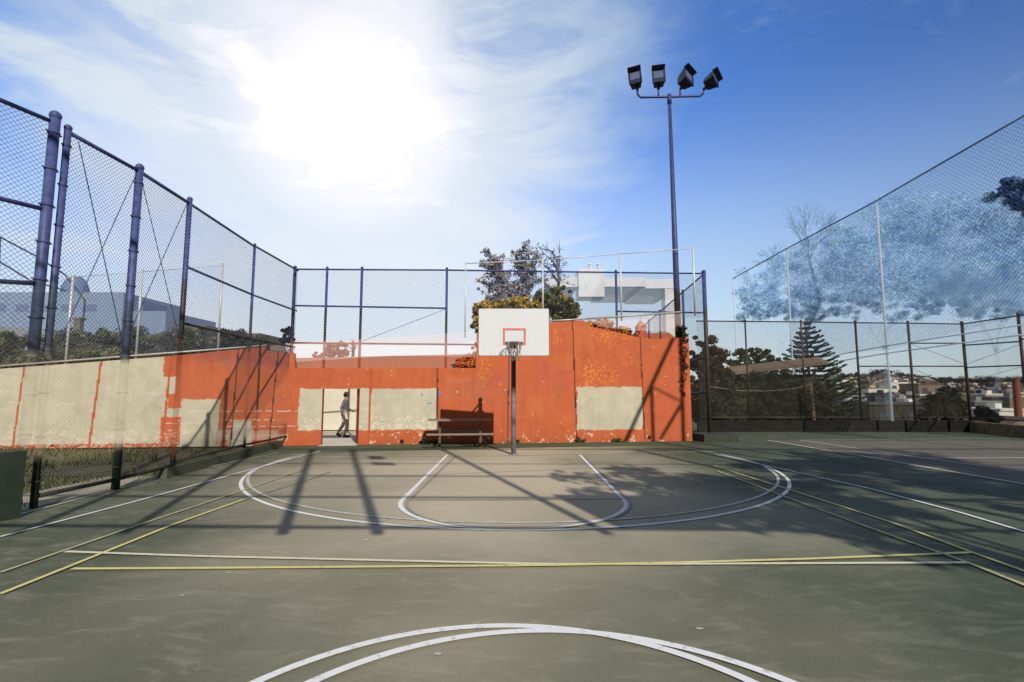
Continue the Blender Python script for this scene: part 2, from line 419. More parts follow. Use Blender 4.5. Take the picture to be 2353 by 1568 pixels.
# three-point arcs (two slightly different ones are painted)
h0 = G(1180, 1045)
YAW = 6.5
def court(u, v, org=None, yaw=YAW):   # u along the baseline, v from baseline into the court
    o = org or h0
    cx, sx = math.cos(R(yaw)), math.sin(R(yaw))
    return (o.x + u * cx + v * sx, o.y + u * sx - v * cx)
c0 = court(0, 1.35)
strip('three_point_line', arc(0.06, h0.y - 1.62, 5.98, 172, 375, 140), 0.066, white_line)
strip('three_point_line', arc(0.02, h0.y - 1.25, 6.0, 168, 350, 140), 0.06, cream_line)
# key + free throw circle
def keyline(l0, r0, cxp, cyp, rr, m, w):
    pts = [l0]; pts += arc(cxp, cyp, rr, 186, 354, 60); pts += [r0]
    strip('key_line', pts, w, m)
kl, kr = G(1028, 1046), G(1332, 1046)
keyline((kl.x, kl.y), (kr.x, kr.y), 0.02, h0.y - 5.75, 1.83, white_line, 0.075)
kl2, kr2 = G(1045, 1050), G(1345, 1050)
keyline((kl2.x, kl2.y), (kr2.x, kr2.y), 0.10, h0.y - 5.78, 1.80, thin_line, 0.05)
strip('baseline', pxs([(640, 1052), (1180, 1047.5), (1645, 1038.5)]), 0.05, cream_line)
strip('free_throw_line', pxs([(935, 1150), (1200, 1150), (1455, 1147)]), 0.035, thin_line)
strip('court_line', pxs([(440, 1099), (900, 1096), (1375, 1076), (1640, 1073)]), 0.02, thin_line)
# centre circles
strip('centre_circle', arc(-0.05, 4.00 - 1.95, 1.95, 0, 180, 90), 0.068, white_line)
strip('centre_circle', arc(0.24, 3.92 - 1.98, 1.98, 0, 180, 90), 0.068, white_line)
# side lines
strip('side_line', pxs([(0, 1236), (300, 1157), (560, 1085), (735, 1038)]), 0.05, white_line)
strip('side_line', pxs([(0, 1196), (300, 1117), (440, 1082), (640, 1042)]), 0.04, cream_line)
strip('side_line', pxs([(1640, 1045), (1800, 1080), (2000, 1125), (2200, 1178), (2400, 1238)]), 0.055, white_line)
strip('yellow_line', pxs([(0, 1319), (300, 1215), (560, 1128), (700, 1080)]), 0.045, pale_yellow)
strip('yellow_line', pxs([(0, 1369), (240, 1272), (400, 1207), (560, 1150)]), 0.05, yellow_line)
strip('yellow_line', pxs([(560, 1150), (720, 1100), (760, 1085)]), 0.03, thin_line)
strip('yellow_line', pxs([(150, 1271), (470, 1282), (1250, 1300), (1506, 1300), (2226, 1296.5)]), 0.055, paintmat('cream_line_paint', (0.64, 0.60, 0.42), 0.16))
strip('yellow_line', pxs([(165, 1311), (470, 1309.5), (1250, 1303), (1506, 1298), (1866, 1287.7), (2233, 1273)]), 0.055, yellow_line)
strip('yellow_line', pxs([(1640, 1072), (1800, 1123), (2060, 1207), (2240, 1275), (2420, 1340)]), 0.05, yellow_line)
strip('yellow_line', pxs([(1650, 1085), (1860, 1165), (2060, 1238), (2226, 1297), (2420, 1375)]), 0.05, pale_yellow)
strip('tennis_line', pxs([(1763, 1013), (2000, 1053), (2200, 1088), (2450, 1131)]), 0.06, white_line)
strip('tennis_line', pxs([(1840, 1013), (2120, 1054), (2450, 1098)]), 0.05, white_line)
strip('tennis_line', pxs([(1840, 1013), (2200, 1010), (2450, 1010)]), 0.05, cream_line)
strip('tennis_line', pxs([(2120, 1055), (2450, 1054)]), 0.05, white_line)
# worn scraps of old paint near the centre circle
for i, (x, y, r) in enumerate([(1005, 1505, .018), (1607, 1447, .016), (840, 1243, .02), (525, 1318, .012), (420, 1370, .012)]):
    p = G(x, y); mb = MB()
    mb.poly([(p.x + r * random.uniform(.6, 1.3) * 1.8 * math.cos(a), p.y + r * random.uniform(.6, 1.3) * math.sin(a), 0.009) for a in [k * math.pi / 5 for k in range(10)]])
    o = mb.build('paint_scrap', cream_line); o['kind'] = 'structure'

# ------------------------------------------------------------------ chain link & fences
def chain(p0, p1, zb0, zt0, zb1, zt1, pitch=0.075, r=0.0024):
    """diagonal wires clipped to the (trapezoid) panel; p0,p1 are ground points"""
    p0 = Vector((p0[0], p0[1], 0)); p1 = Vector((p1[0], p1[1], 0)); Lh = (p1 - p0).length; U = (p1 - p0) / Lh
    Nn = Vector((-U.y, U.x, 0)); mb = MB()
    H = max(zt0, zt1); B0 = min(zb0, zb1)
    def inside_interval(s0, sgn):
        # line: z = B0 + t, s = s0 + sgn*t ; clip t
        lo, hi = 0.0, H - B0
        def clip(a, bq):  # keep a + b t >= 0
            nonlocal lo, hi
            if abs(bq) < 1e-9:
                if a < 0: lo, hi = 1, 0
                return
            tt = -a / bq
            if bq > 0: lo = max(lo, tt)
            else: hi = min(hi, tt)
        clip(s0, sgn); clip(Lh - s0, -sgn)
        kt = (zt1 - zt0) / Lh; kb = (zb1 - zb0) / Lh
        clip(zt0 + kt * s0 - B0, kt * sgn - 1)
        clip(B0 - zb0 - kb * s0, 1 - kb * sgn)
        return lo, hi
    n = int((Lh + H - B0) / pitch) + 2
    for sgn in (1, -1):
        for k in range(n):
            s0 = (-(H - B0) + k * pitch) if sgn == 1 else k * pitch
            lo, hi = inside_interval(s0, sgn)
            if hi - lo < 0.02: continue
            off = Nn * (r * 1.2 * sgn)
            a = p0 + U * (s0 + sgn * lo) + Vector((0, 0, B0 + lo)) + off
            bq = p0 + U * (s0 + sgn * hi) + Vector((0, 0, B0 + hi)) + off
            mb.tube([a, bq], r, 3, caps=False)
    return mb
def post_mb(x, y, zb, zt, r, cap=True, bands=0, lean=(0, 0)):
    mb = MB(); mb.tube([(x, y, zb), (x + lean[0], y + lean[1], zt)], r, 12)
    if cap: mb.ball((x + lean[0], y + lean[1], zt + r * 0.7), r * 1.15, 10)
    for k in range(bands):
        z = zb + (zt - zb) * (k + 0.6) / bands
        mb.tube([(x, y, z - 0.015), (x, y, z + 0.015)], r * 1.15, 12)
        mb.box((x, y, z), (r * 3.1, r * 0.4, 0.02), rz=1.4)
    return mb
def fence(name, label, group,  m_post, m_wire, pts, zb, zt, rails, r_post=0.035, pitch=0.075, wr=0.0024, posts=None, mesh=True, r_rail=0.022, bands=0, cat='fence', braces=(), pbase=None):
    """pts: list of (x,y) vertices with posts; zb/zt/rails may be functions of the point index"""
    f = lambda q, i: q[i] if isinstance(q, (list, tuple)) else q
    root = empty(name, (pts[0][0], pts[0][1], 0), label, cat, group); o = Vector(root.location)
    for i, p in enumerate(pts):
        rp = f(r_post, i)
        if rp: loc_shift(post_mb(p[0], p[1], pbase if pbase is not None else f(zb, i) - 0.15, f(zt, i) + 0.03, rp, bands=bands), o).build('post', m_post, root, True)
    for i in range(len(pts) - 1):
        a, bq = pts[i], pts[i+1]
        for rl in rails:
            z0 = rl[0](i) if callable(rl[0]) else rl[0]; z1 = rl[1](i + 1) if callable(rl[1]) else rl[1]
            if len(rl) > 2 and i not in rl[2]: continue
            mb = MB(); mb.tube([(a[0], a[1], z0), (bq[0], bq[1], z1)], r_rail, 8)
            loc_shift(mb, o).build('rail', m_post, root, True)
        if mesh:
            loc_shift(chain(a, bq, f(zb, i), f(zt, i), f(zb, i+1), f(zt, i+1), pitch, wr), o).build('chain_link', m_wire, root)
    for (a, bq) in braces:
        mb = MB(); mb.tube([a, bq], 0.008, 6); loc_shift(mb, o).build('brace_wire', m_post, root)
    return root

BLUE = (0.045, 0.058, 0.17); DARK = (0.016, 0.016, 0.014); ORG = (0.33, 0.072, 0.028); BEI = (0.40, 0.37, 0.28); GRN = (0.022, 0.030, 0.022)
post_far = banded('far_fence_overlay', [(0, ORG), (3.45, DARK), (4.6, BLUE)], 0.5)  # wall and sky light overlaid on the posts, put into colour bands
wire_far = banded('far_fence_wire', [(0, (0.05, 0.055, 0.05)), (4.6, (0.05, 0.06, 0.12))], 0.5)

def on_wall(x, y, off=0.0):
    """pixel ray onto the plane of the wall (shifted back by off)"""
    a, b_, c_ = ray(x, y); P0 = WA - WN * off
    s = (P0.dot(WN)) / (a * WN.x + b_ * WN.y)
    return Vector((a * s, b_ * s, CAMH + c_ * s))
# tall dark fence standing just behind the wall
tops = [(678, 619), (752, 619.5), (832, 620), (1027, 621), (1230, 624), (1415, 626.5), (1617, 629)]
T = [on_wall(x, y, 0.35) for x, y in tops]
zr = 4.75
far = fence('tall_chain_link_fence', 'tall dark fence rising behind the orange wall and the backboard', None,
      post_far, wire_far, [(p.x, p.y) for p in T], [3.35, 3.35, 3.35, 3.35, 3.9, 4.35, 4.5], [p.z for p in T],
      [(lambda i: T[i].z, lambda i: T[i].z), (4.68, 4.68, (0, 1, 2, 5)), (3.4, 3.4, (0, 1, 2, 3))], pbase=0.0, r_post=[0.055, 0.042, 0.045, 0.042, 0.0, 0.042, 0.0], pitch=0.095, wr=0.0032, r_rail=0.03, bands=0,
      braces=[((T[2].x, T[2].y, 3.45), (T[3].x, T[3].y, 4.66))])
# left side fence with heavy twin post
post_left = banded('left_fence_overlay', [(0, GRN), (0.80, BEI, 0.10), (2.35, (0.04, 0.055, 0.10), 0.8), (3.4, (0.055, 0.07, 0.19))], 0.5)  # posts melt into overlaid wall and sky light through colour and opacity bands
post_left_far = banded('left_fence_far_overlay', [(0, GRN), (0.45, ORG, 0.22), (2.9, (0.03, 0.03, 0.035)), (4.2, (0.055, 0.07, 0.19))], 0.5)
wire_left = banded('left_fence_wire', [(0, (0.03, 0.035, 0.025)), (0.75, (0.50, 0.40, 0.29), 0.12), (2.5, (0.05, 0.06, 0.13))], 0.5)
LX = [(-7.37, T[0].y), (-7.38, 13.96), (-7.15, 10.7), (-7.05, 9.07), (-7.12, 7.62)]
ZT = [5.92, 5.9, 5.95, 5.92, 5.92]
l1 = fence('side_fence', 'far stretch of the tall left fence running to the corner by the orange wall', 'tall fence along the left of the court',
      post_left_far, wire_left, LX[:3], 0.25, ZT[:3], [(5.9, 5.92), (4.5, 4.5), (3.25, 3.25), (0.3, 0.3)], r_post=[0.0, 0.036, 0.052], pitch=0.08, wr=0.0028, r_rail=0.03)
l2 = fence('side_fence', 'tall left fence bays with crossed brace wires between thick blue-grey posts', 'tall fence along the left of the court',
      post_left, wire_left, LX[2:], 0.2, ZT[2:], [(5.92, 5.92), (0.22, 0.22)], r_post=[0.0, 0.066, 0.050], pitch=0.075, wr=0.003, r_rail=0.035, bands=9,
      braces=[((-7.15, 10.6, 5.85), (-7.05, 9.15, 2.9)), ((-7.05, 9.1, 5.85), (-7.15, 10.65, 2.9)), ((-7.05, 9.0, 5.85), (-7.1, 7.8, 2.6)), ((-7.1, 7.8, 5.85), (-7.05, 9.0, 2.6))])
l3 = fence('side_fence', 'nearest stretch of tall left fence at the left edge, past the twin posts', 'tall fence along the left of the court',
      post_left, wire_left, [(-7.13, 7.40), (-7.75, 5.9), (-8.2, 4.0)], 0.95, [5.98, 6.0, 6.0], [(5.95, 5.98), (4.55, 4.5), (3.4, 3.2)], r_post=[0.072, 0.0, 0.06], pitch=0.075, wr=0.003, r_rail=0.035, bands=9)
# green solid panel and kerb
green_p = mat('dark_green_panel', (0.022, 0.034, 0.024), 0.6, var=0.25, scale=3, bump=0.1)
mb = MB(); mb.box((-7.62, 5.6, 0.47), (0.14, 3.6, 0.94), rz=R(-19)); 
tag(mb.build('barrier_panel', green_p), 'low solid dark green barrier at the left edge under the fence', 'barrier')
conc = mat('kerb_concrete', (0.06, 0.068, 0.045), 0.9, var=0.3, scale=5, bump=0.4, bscale=30)
mb = MB()
mb.box((-7.28, 13.2, 0.10), (0.26, 5.6, 0.22), rz=R(2.0))
tag(mb.build('kerb', conc), 'low dark green kerb along the foot of the left fence', 'kerb')
mb = MB(); mb.box((-7.9, 8.9, 0.0), (1.1, 3.6, 0.02)); p_ = mb.build('concrete_strip', mat('pale_concrete', (0.3, 0.27, 0.2), 0.9, var=0.2, scale=3)); p_['kind'] = 'structure'

# ------------------------------------------------------------------ painted orange wall
def WZ(x, y):
    p = on_wall(x, y); return ((p - WA).dot(WU), p.z)
prof_px = [(-170, 858), (0, 848), (375, 820), (612, 797), (614, 806), (676, 812), (678, 846), (1094, 846), (1096, 764), (1265, 741), (1340, 736), (1352, 750), (1400, 760), (1450, 772), (1500, 780), (1566, 776)]
PR = [WZ(*p) for p in prof_px]
def wtop(s):
    if s <= PR[0][0]: return PR[0][1]
    for (a, za), (b_, zb) in zip(PR, PR[1:]):
        if s <= b_: return za + (zb - za) * (s - a) / max(1e-6, (b_ - a))
    return PR[-1][1]
DS = 0.03; LW = (WB - WA).length; nS = int(LW / DS) + 1
S = np.linspace(PR[0][0], LW, nS); TOP = np.array([wtop(s) for s in S])
NZ = 130
ZF = np.linspace(0, 1, NZ)
SS, ZZf = np.meshgrid(S, ZF, indexing='ij'); ZZ = ZZf * TOP[:, None] - 0.0
def vnoise(x, y, seed):
    r = np.random.default_rng(seed); n = 512; tab = r.random((n, n))
    xi = np.floor(x).astype(int) % n; yi = np.floor(y).astype(int) % n; fx = x - np.floor(x); fy = y - np.floor(y)
    fx = fx*fx*(3-2*fx); fy = fy*fy*(3-2*fy); x1 = (xi+1) % n; y1 = (yi+1) % n
    return (tab[xi, yi]*(1-fx)*(1-fy) + tab[x1, yi]*fx*(1-fy) + tab[xi, y1]*(1-fx)*fy + tab[x1, y1]*fx*fy)
def fbm(x, y, seed, o=4):
    s = 0; a = 0.5; w = 0
    for k in range(o): s = s + a * vnoise(x*2**k, y*2**k, seed+k); w += a; a *= 0.55
    return s / w
C = np.empty(SS.shape + (3,)); C[:] = (0.405, 0.093, 0.034)
lo_ = fbm(SS*0.7, ZZ*0.9, 3)[..., None]
C *= 0.95 + 0.18 * lo_
strk = fbm(SS*9, ZZ*0.6, 21)[..., None]; C *= 0.95 + 0.13 * strk
# rolled-on repaint patches, each a slightly different batch of orange
rp_ = np.random.default_rng(19)
for k in range(46):
    s0 = rp_.uniform(6, 23); z0 = rp_.uniform(0, 4); w_, h_ = rp_.uniform(.3, 1.6), rp_.uniform(.25, 1.1)
    ex = (fbm(SS*5, ZZ*5, 100 + k, 2) - .5) * .2
    m_ = (SS + ex > s0) & (SS + ex < s0 + w_) & (ZZ + ex > z0) & (ZZ + ex < z0 + h_)
    C[m_] *= np.array((rp_.uniform(.94, 1.06), rp_.uniform(.92, 1.16), rp_.uniform(.9, 1.3)))
drip = fbm(SS*16, ZZ*0.35, 61, 3); m_ = drip > .70; C[m_] *= .92
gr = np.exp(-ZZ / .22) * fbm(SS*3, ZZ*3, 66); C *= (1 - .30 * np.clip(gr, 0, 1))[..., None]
beige = np.array((0.43, 0.395, 0.295)); pale = np.array((0.56, 0.50, 0.40))
jx = (fbm(SS*7, ZZ*7, 31) - 0.5) * 0.10; jz = (fbm(SS*6, ZZ*6, 41) - 0.5) * 0.08
def rect(x0, y0, x1, y1, col, amt=1.0, soft=False):
    s0, zb = WZ(x0, y1); s1, _ = WZ(x1, y1); s0b, zt = WZ(x0, y0); s1b, _ = WZ(x1, y0)
    s0 = (s0 + s0b) / 2; s1 = (s1 + s1b) / 2
    m = (SS + jx > s0) & (SS + jx < s1) & (ZZ + jz > zb) & (ZZ + jz < zt)
    col = np.array(col)
    v = col * (0.80 + 0.26 * fbm(SS*1.7, ZZ*1.7, 57)[..., None] + 0.14 * fbm(SS*11, ZZ*.8, 58)[..., None])
    C[m] = C[m] * (1 - amt) + v[m] * amt
rect(-300, 700, 376, 1026, beige)
rect(413, 918, 500, 1100, beige); rect(372, 866, 404, 905, beige); rect(372, 905, 385, 948, beige); rect(372, 938, 428, 958, beige)
rect(530, 968, 577, 1100, beige)
rect(686, 893, 1004, 990, beige)
rect(1326, 889, 1477, 988, beige)
rect(440, 1000, 660, 1014, pale, .45)
rect(500, 990, 640, 1004, pale, .35)
# speckled scuffing along the lower part of the pale panels
spc = fbm(SS*14, ZZ*22, 77, 3)
m = (spc > 0.56) & (SS < WZ(560, 1000)[0]) & (ZZ < 0.55); C[m] = C[m] * .5 + pale * .5
m = (spc > 0.60) & (SS > WZ(688, 1000)[0]) & (SS < WZ(1002, 1000)[0]) & (ZZ > WZ(800, 988)[1]) & (ZZ < WZ(800, 958)[1]); C[m] = pale
# horizontal scratches
for (x0, x1, y) in [(130, 190, 928), (0, 60, 925), (320, 385, 905), (380, 480, 974), (430, 700, 946), (475, 640, 966), (520, 800, 981), (0, 60, 1062)]:
    s0, z = WZ(x0, y); s1, _ = WZ(x1, y)
    m = (SS > s0) & (SS < s1) & (np.abs(ZZ - z + (jz*0.2)) < 0.012) & (spc > 0.42); C[m] = pale
# chips at the foot and here and there
chip = fbm(SS*10, ZZ*10, 91, 3)
m = (chip > 0.745 - 0.07 * np.exp(-ZZ / 0.10)) & (ZZ < 0.45) & (SS > WZ(850, 1000)[0]); C[m] = (0.55, 0.42, 0.3)
m = (chip > 0.865); C[m] = (0.6, 0.45, 0.33)
gold = fbm(SS*16, ZZ*16, 131, 3); reg = fbm(SS*2.2, ZZ*2.2, 141, 3)
def px_reg(x0, y0, x1, y1):
    s0, zb = WZ(x0, y1); s1, zt = WZ(x1, y0); u_ = (SS - (s0+s1)/2) / ((s1-s0)/2); v_ = (ZZ - (zb+zt)/2) / ((zt-zb)/2); return np.clip(1.25 - np.sqrt(u_**2 + v_**2), 0, 1)
for q, a_ in (((1310, 815, 1430, 915), 1.0), ((1085, 780, 1140, 880), .9), ((1425, 800, 1470, 850), .8), ((1345, 742, 1450, 800), 1.1), ((1262, 745, 1300, 800), .6)):
    m = (gold > .80 - .22 * a_ * px_reg(*q) * (.5 + reg)) & (px_reg(*q) > .18); C[m] = C[m] * .45 + np.array((.62, .24, .03)) * .55
# seams between panels: (x top, x bottom, width, colour)
DK = np.array((0.05, 0.018, 0.012)); RD = np.array((0.38, 0.075, 0.028))
for (xt, xb, w, col) in [(62, 30, .05, RD), (237, 205, .07, RD), (396, 372, .06, RD), (548, 530, .012, DK), (640, 618, .014, DK), (856, 846, .07, RD), (1006, 1004, .022, DK), (1170, 1166, .014, DK), (1318, 1326, .018, DK), (1472, 1482, .016, DK), (1176, 1174, .01, RD)]:
    s0, z0 = WZ(xt, 800); s1, z1 = WZ(xb, 1022)
    ctr = s0 + (s1 - s0) * (z0 - ZZ) / (z0 - z1)
    m = np.abs(SS - ctr + jx * 0.15) < max(w, .036) / 2 * (1 + (w > .03) * (jx * 6)) + 0.002; m &= (ZZ > 0); C[m] = col
# blue tape marks, drain holes
for (x0, y0, x1, y1) in [(968, 903, 971, 912), (1008, 900, 1011, 910), (982, 926, 992, 928)]:
    s0, zb = WZ(x0, y1); s1, zt = WZ(x1, y0); m = (SS > s0) & (SS < s1) & (ZZ > zb) & (ZZ < zt); C[m] = (0.05, 0.2, 0.5)
for (x, y, r) in [(923, 1020, .075), (1331, 1008, .0), (630, 1022, .05), (1327, 1008, .07), (1492, 1006, .07), (120, 1024, .04)]:
    s0, z0 = WZ(x, y); z0 = max(z0, 0.09); m = (SS - s0)**2 + (ZZ - z0)**2 < r*r; C[m] = (0.01, 0.01, 0.008)
Pf = np.stack([WA.x + WU.x*SS, WA.y + WU.y*SS, ZZ], -1).reshape(-1, 3)
idx = np.arange(nS*NZ).reshape(nS, NZ)
Fq = np.stack([idx[:-1, :-1], idx[1:, :-1], idx[1:, 1:], idx[:-1, 1:]], -1).reshape(-1, 4)
# doorway
sd0 = WZ(738, 1000)[0]; sd1 = WZ(823, 1000)[0]; zd = WZ(780, 894)[1]
sc_ = (SS[:-1, :-1] + DS/2).ravel(); zc_ = ((ZZ[:-1, :-1] + ZZ[1:, 1:]) / 2).ravel()
Fq = Fq[~((sc_ > sd0) & (sc_ < sd1) & (zc_ < zd))]
wall_m = attrmat('wall_paint', 0.75, bump=0.35, bscale=55)
wall = empty('painted_wall', WA, 'long orange and beige painted wall with patched panels behind the basketball court', 'wall')
o = np_mesh('painted_face', Pf - np.array(WA), Fq, C.reshape(-1, 3), wall_m, wall)
# body behind the face
mb = MB()
edges = [PR[0][0]] + [p[0] for p in PR[1:-1]] + [LW]; edges = sorted(set(edges + [sd0, sd1]))
conc2 = mat('wall_core', (0.33, 0.09, 0.045), 0.85, var=0.2, scale=3)
TH = 0.2
def wp(s, z, off): p = WA + WU * s - WN * off; return (p.x - WA.x, p.y - WA.y, z)
for a, bq in zip(edges, edges[1:]):
    if bq - a < 0.02 : continue
    e = 0.002; zb = zd if (a >= sd0 - 1e-4 and bq <= sd1 + 1e-4) else 0
    za, zbb = wtop(a + e), wtop(bq - e)
    p = [wp(a, zb, .004), wp(bq, zb, .004), wp(bq, zbb - .003, .004), wp(a, za - .003, .004)]
    k = [wp(a, zb, TH), wp(bq, zb, TH), wp(bq, zbb - .003, TH), wp(a, za - .003, TH)]
    mb.quad(*p); mb.quad(*k[::-1]); mb.quad(p[3], p[2], k[2], k[3]); mb.quad(p[0], p[3], k[3], k[0]); mb.quad(p[1], k[1], k[2], p[2])
    if zb: mb.quad(p[0], k[0], k[1], p[1])
mb.build('wall_core', conc2, wall)
galv = mat('galvanised_pipe', (0.42, 0.42, 0.38), 0.45, 0.3, var=0.15, scale=10)
for seg in [((-170, 855), (612, 794)), ((1262, 738), (1346, 733)), ((1346, 733), (1566, 717))]:
    a, bq = on_wall(*seg[0], 0.06), on_wall(*seg[1], 0.06); mb = MB(); mb.tube([a - WA, bq - WA], 0.03, 8); mb.build('cap_rail', galv, wall, True)
# added translucent pink sheet standing in for sky glow over the wall top
pk = mat('pink_glow', (0.80, 0.62, 0.60), 0.9, var=0.05, alpha=0.22)
sc = empty('pink_glow_sheet', WA, 'added pale pink sheet imitating sky glow over the top of the orange wall', 'glow sheet')
for poly in ([(621, 794), (1094, 762), (1094, 820), (900, 818), (680, 832), (676, 811), (621, 805)], [(1348, 735), (1566, 719), (1568, 762), (1450, 760), (1380, 750)]):
    mb = MB(); mb.poly([on_wall(x, y, 0.1) - WA for x, y in poly][::-1]); mb.build('glow_sheet', pk, sc)
# light fence on top of the wall
gal2 = mat('pale_galvanised', (0.56, 0.56, 0.55), 0.45, 0.2, var=0.1, scale=10)
gw = mat('pale_wire', (0.38, 0.42, 0.46), 0.5, 0.2, var=0.1)
tp = [(-60, 652), (168, 637), (327, 625), (512, 610), (700, 597), (876, 603), (1070, 606), (1247, 598), (1425, 584), (1592, 571)]
bt = [848, 836, 821, 803, 790, 780, 767, 742, 728, 716]
TT = [on_wall(x, y, 0.12) for x, y in tp]; TB = [on_wall(x, y, 0.12).z for (x, _), y in zip(tp, bt)]
fence('wall_top_fence', 'slim pale galvanised fence on top of the wall, left end in front of the hedge', 'pale fence above the wall', gal2, gw,
      [(p.x, p.y) for p in TT[:4]], TB[:4], [p.z for p in TT[:4]], [(lambda i: TT[i].z, lambda i: TT[i].z)], r_post=0.033, pitch=0.1, wr=0.0022, r_rail=0.012)
fence('wall_top_fence', 'slim pale galvanised fence above the wall, crossing behind the basketball backboard to the mast', 'pale fence above the wall', gal2, gw,
      [(p.x, p.y) for p in TT[6:]], TB[6:], [p.z for p in TT[6:]], [(lambda i: TT[i+6].z, lambda i: TT[i+6].z)], r_post=[.02, .028, .03, .035], mesh=False, r_rail=0.016)

# ------------------------------------------------------------------ basketball hoop
hx, hy = h0.x, h0.y
hoop = empty('basketball_hoop', (hx, hy, 0), 'white rectangular backboard with red square on a grey pole before the orange wall', 'basketball hoop')
white_b = mat('board_white', (0.56, 0.565, 0.585), 0.45, var=0.03, scale=3)
red_t = mat('target_red', (0.55, 0.16, 0.11), 0.6, var=0.15, scale=8)
steel = banded('hoop_pole_paint', [(0, (0.20, 0.20, 0.21)), (1.68, (0.045, 0.045, 0.042))], 0.4)
dsteel = mat('dark_steel', (0.05, 0.05, 0.052), 0.5, 0.3)
mb = MB(); mb.tube([(0, 0, 0), (0, 0, 3.55)], 0.068, 20); mb.tube([(0, 0, 0), (0, 0, 0.025)], 0.13, 20); mb.ball((0, 0, 3.55), (.068, .068, .03), 12)
mb.build('pole', steel, hoop, True)
BD = 13.0 - hy                # board plane relative to pole
bl, br_, btz, bbz = D(1100, 764, 13.0).x - hx, D(1261, 764, 13.0).x - hx, D(1180, 710, 13.0).z, D(1180, 817.5, 13.0).z
mb = MB(); w, hgt = br_ - bl, btz - bbz; cxb = (bl + br_) / 2
# board with rounded corners
def rrect(cx, cz, w, h, r, y, n=5):
    pts = []
    for (sx, sz, a0) in ((1, 1, 0), (-1, 1, 90), (-1, -1, 180), (1, -1, 270)):
        for k in range(n + 1):
            a = R(a0 + 90 * k / n); pts.append((cx + sx * (w/2 - r) + r * math.cos(a), y, cz + sz * (h/2 - r) + r * math.sin(a)))
    return pts
front = rrect(cxb, (btz + bbz) / 2, w, hgt, 0.035, BD - 0.025); back = [(x, BD + 0.025, z) for x, y, z in front]
mb.poly(front[::-1] if False else front); mb.poly(back[::-1])
for i in range(len(front)): j = (i + 1) % len(front); mb.quad(front[i], back[i], back[j], front[j])
board = mb.build('backboard', white_b, hoop)
mb = MB()
yb = BD - 0.031; x0, x1 = D(1156, 764, 13).x - hx, D(1208, 764, 13).x - hx; z1, z0 = D(1180, 755, 13).z, D(1180, 793, 13).z; tw = 0.05
for c_, s_ in ((((x0+x1)/2, yb, z1 - tw/2), (x1-x0, .008, tw)), (((x0+x1)/2, yb, z0 + tw/2), (x1-x0, .008, tw)), ((x0+tw/2, yb, (z0+z1)/2), (tw, .008, z1-z0-2*tw)), ((x1-tw/2, yb, (z0+z1)/2), (tw, .008, z1-z0-2*tw))):
    mb.box(c_, s_)
mb.build('target_square', red_t, board)
mb = MB()
for s_ in (-1, 1):
    mb.box((cxb, BD + .03, bbz + (0.01 if s_ < 0 else hgt - .01)), (w + .02, .03, .03))
    mb.box((cxb + s_ * w / 2, BD + .03, (bbz + btz) / 2), (.03, .03, hgt - .03))
mb.build('board_frame', mat('frame_brown', (0.14, 0.09, 0.07), 0.6), board)
rz_ = D(1181, 788, 12.65).z; rc = (D(1181, 788, 12.65).x - hx, BD - 0.38)
mb = MB(); rr = 0.228
ringp = [(rc[0] + rr * math.cos(R(a)), rc[1] + rr * math.sin(R(a)), rz_) for a in range(0, 361, 12)]
mb.tube(ringp, 0.0105, 8)
mb.tube([(rc[0] - .09, BD - .03, rz_), (rc[0] - .15, rc[1] + .17, rz_)], .01, 6); mb.tube([(rc[0] + .09, BD - .03, rz_), (rc[0] + .15, rc[1] + .17, rz_)], .01, 6)
mb.box((rc[0], BD - .045, rz_ - .03), (.2, .03, .14)); mb.box((rc[0], BD - .11, rz_), (.12, .14, .012))
rim = mb.build('rim', mat('rim_paint', (0.10, 0.055, 0.05), 0.5, 0.3), hoop, True)
mb = MB(); lv = [(0, .226), (-.10, .19), (-.20, .15), (-.30, .115), (-.40, .10), (-.46, .115)]
for k in range(12):
    for sg in (1, -1):
        pts = []
        for j, (dz, r_) in enumerate(lv):
            a = 2*math.pi*(k + 0.5*sg*j) / 12; pts.append((rc[0] + r_ * math.cos(a) + .03*j*.2, rc[1] + r_ * math.sin(a), rz_ + dz + random.uniform(-.01, .01)))
        mb.tube(pts, .0055, 5)
for k in range(5):
    a = random.uniform(0, 6.28); mb.tube([(rc[0] + .22*math.cos(a), rc[1] + .22*math.sin(a), rz_), (rc[0] + .15*math.cos(a+.4), rc[1] + .15*math.sin(a+.4), rz_ - .22), (rc[0] + .17*math.cos(a+.5) + .04, rc[1] + .1*math.sin(a), rz_ - .38)], .006, 5)
mb.build('net', mat('net_cord', (0.20, 0.16, 0.15), 0.9, var=0.4, scale=30), rim)
for (a, bq, r_) in (((0, 0, 3.42), (cxb, BD + .04, btz - .25), .03), ((0, 0, 2.75), (cxb, BD + .04, bbz + .2), .03), ((0, 0, 3.1), (cxb - .55, BD + .04, bbz + .25), .022), ((0, 0, 3.1), (cxb + .55, BD + .04, bbz + .25), .022)):
    mb = MB(); mb.tube([a, bq], r_, 8); mb.build('support_arm', dsteel, hoop, True)
mb = MB(); mb.tube([(0, 0, 3.0), (0, 0, 3.18)], .085, 14); mb.box((0, 0, 3.09), (.28, .05, .06)); mb.build('clamp', dsteel, hoop)

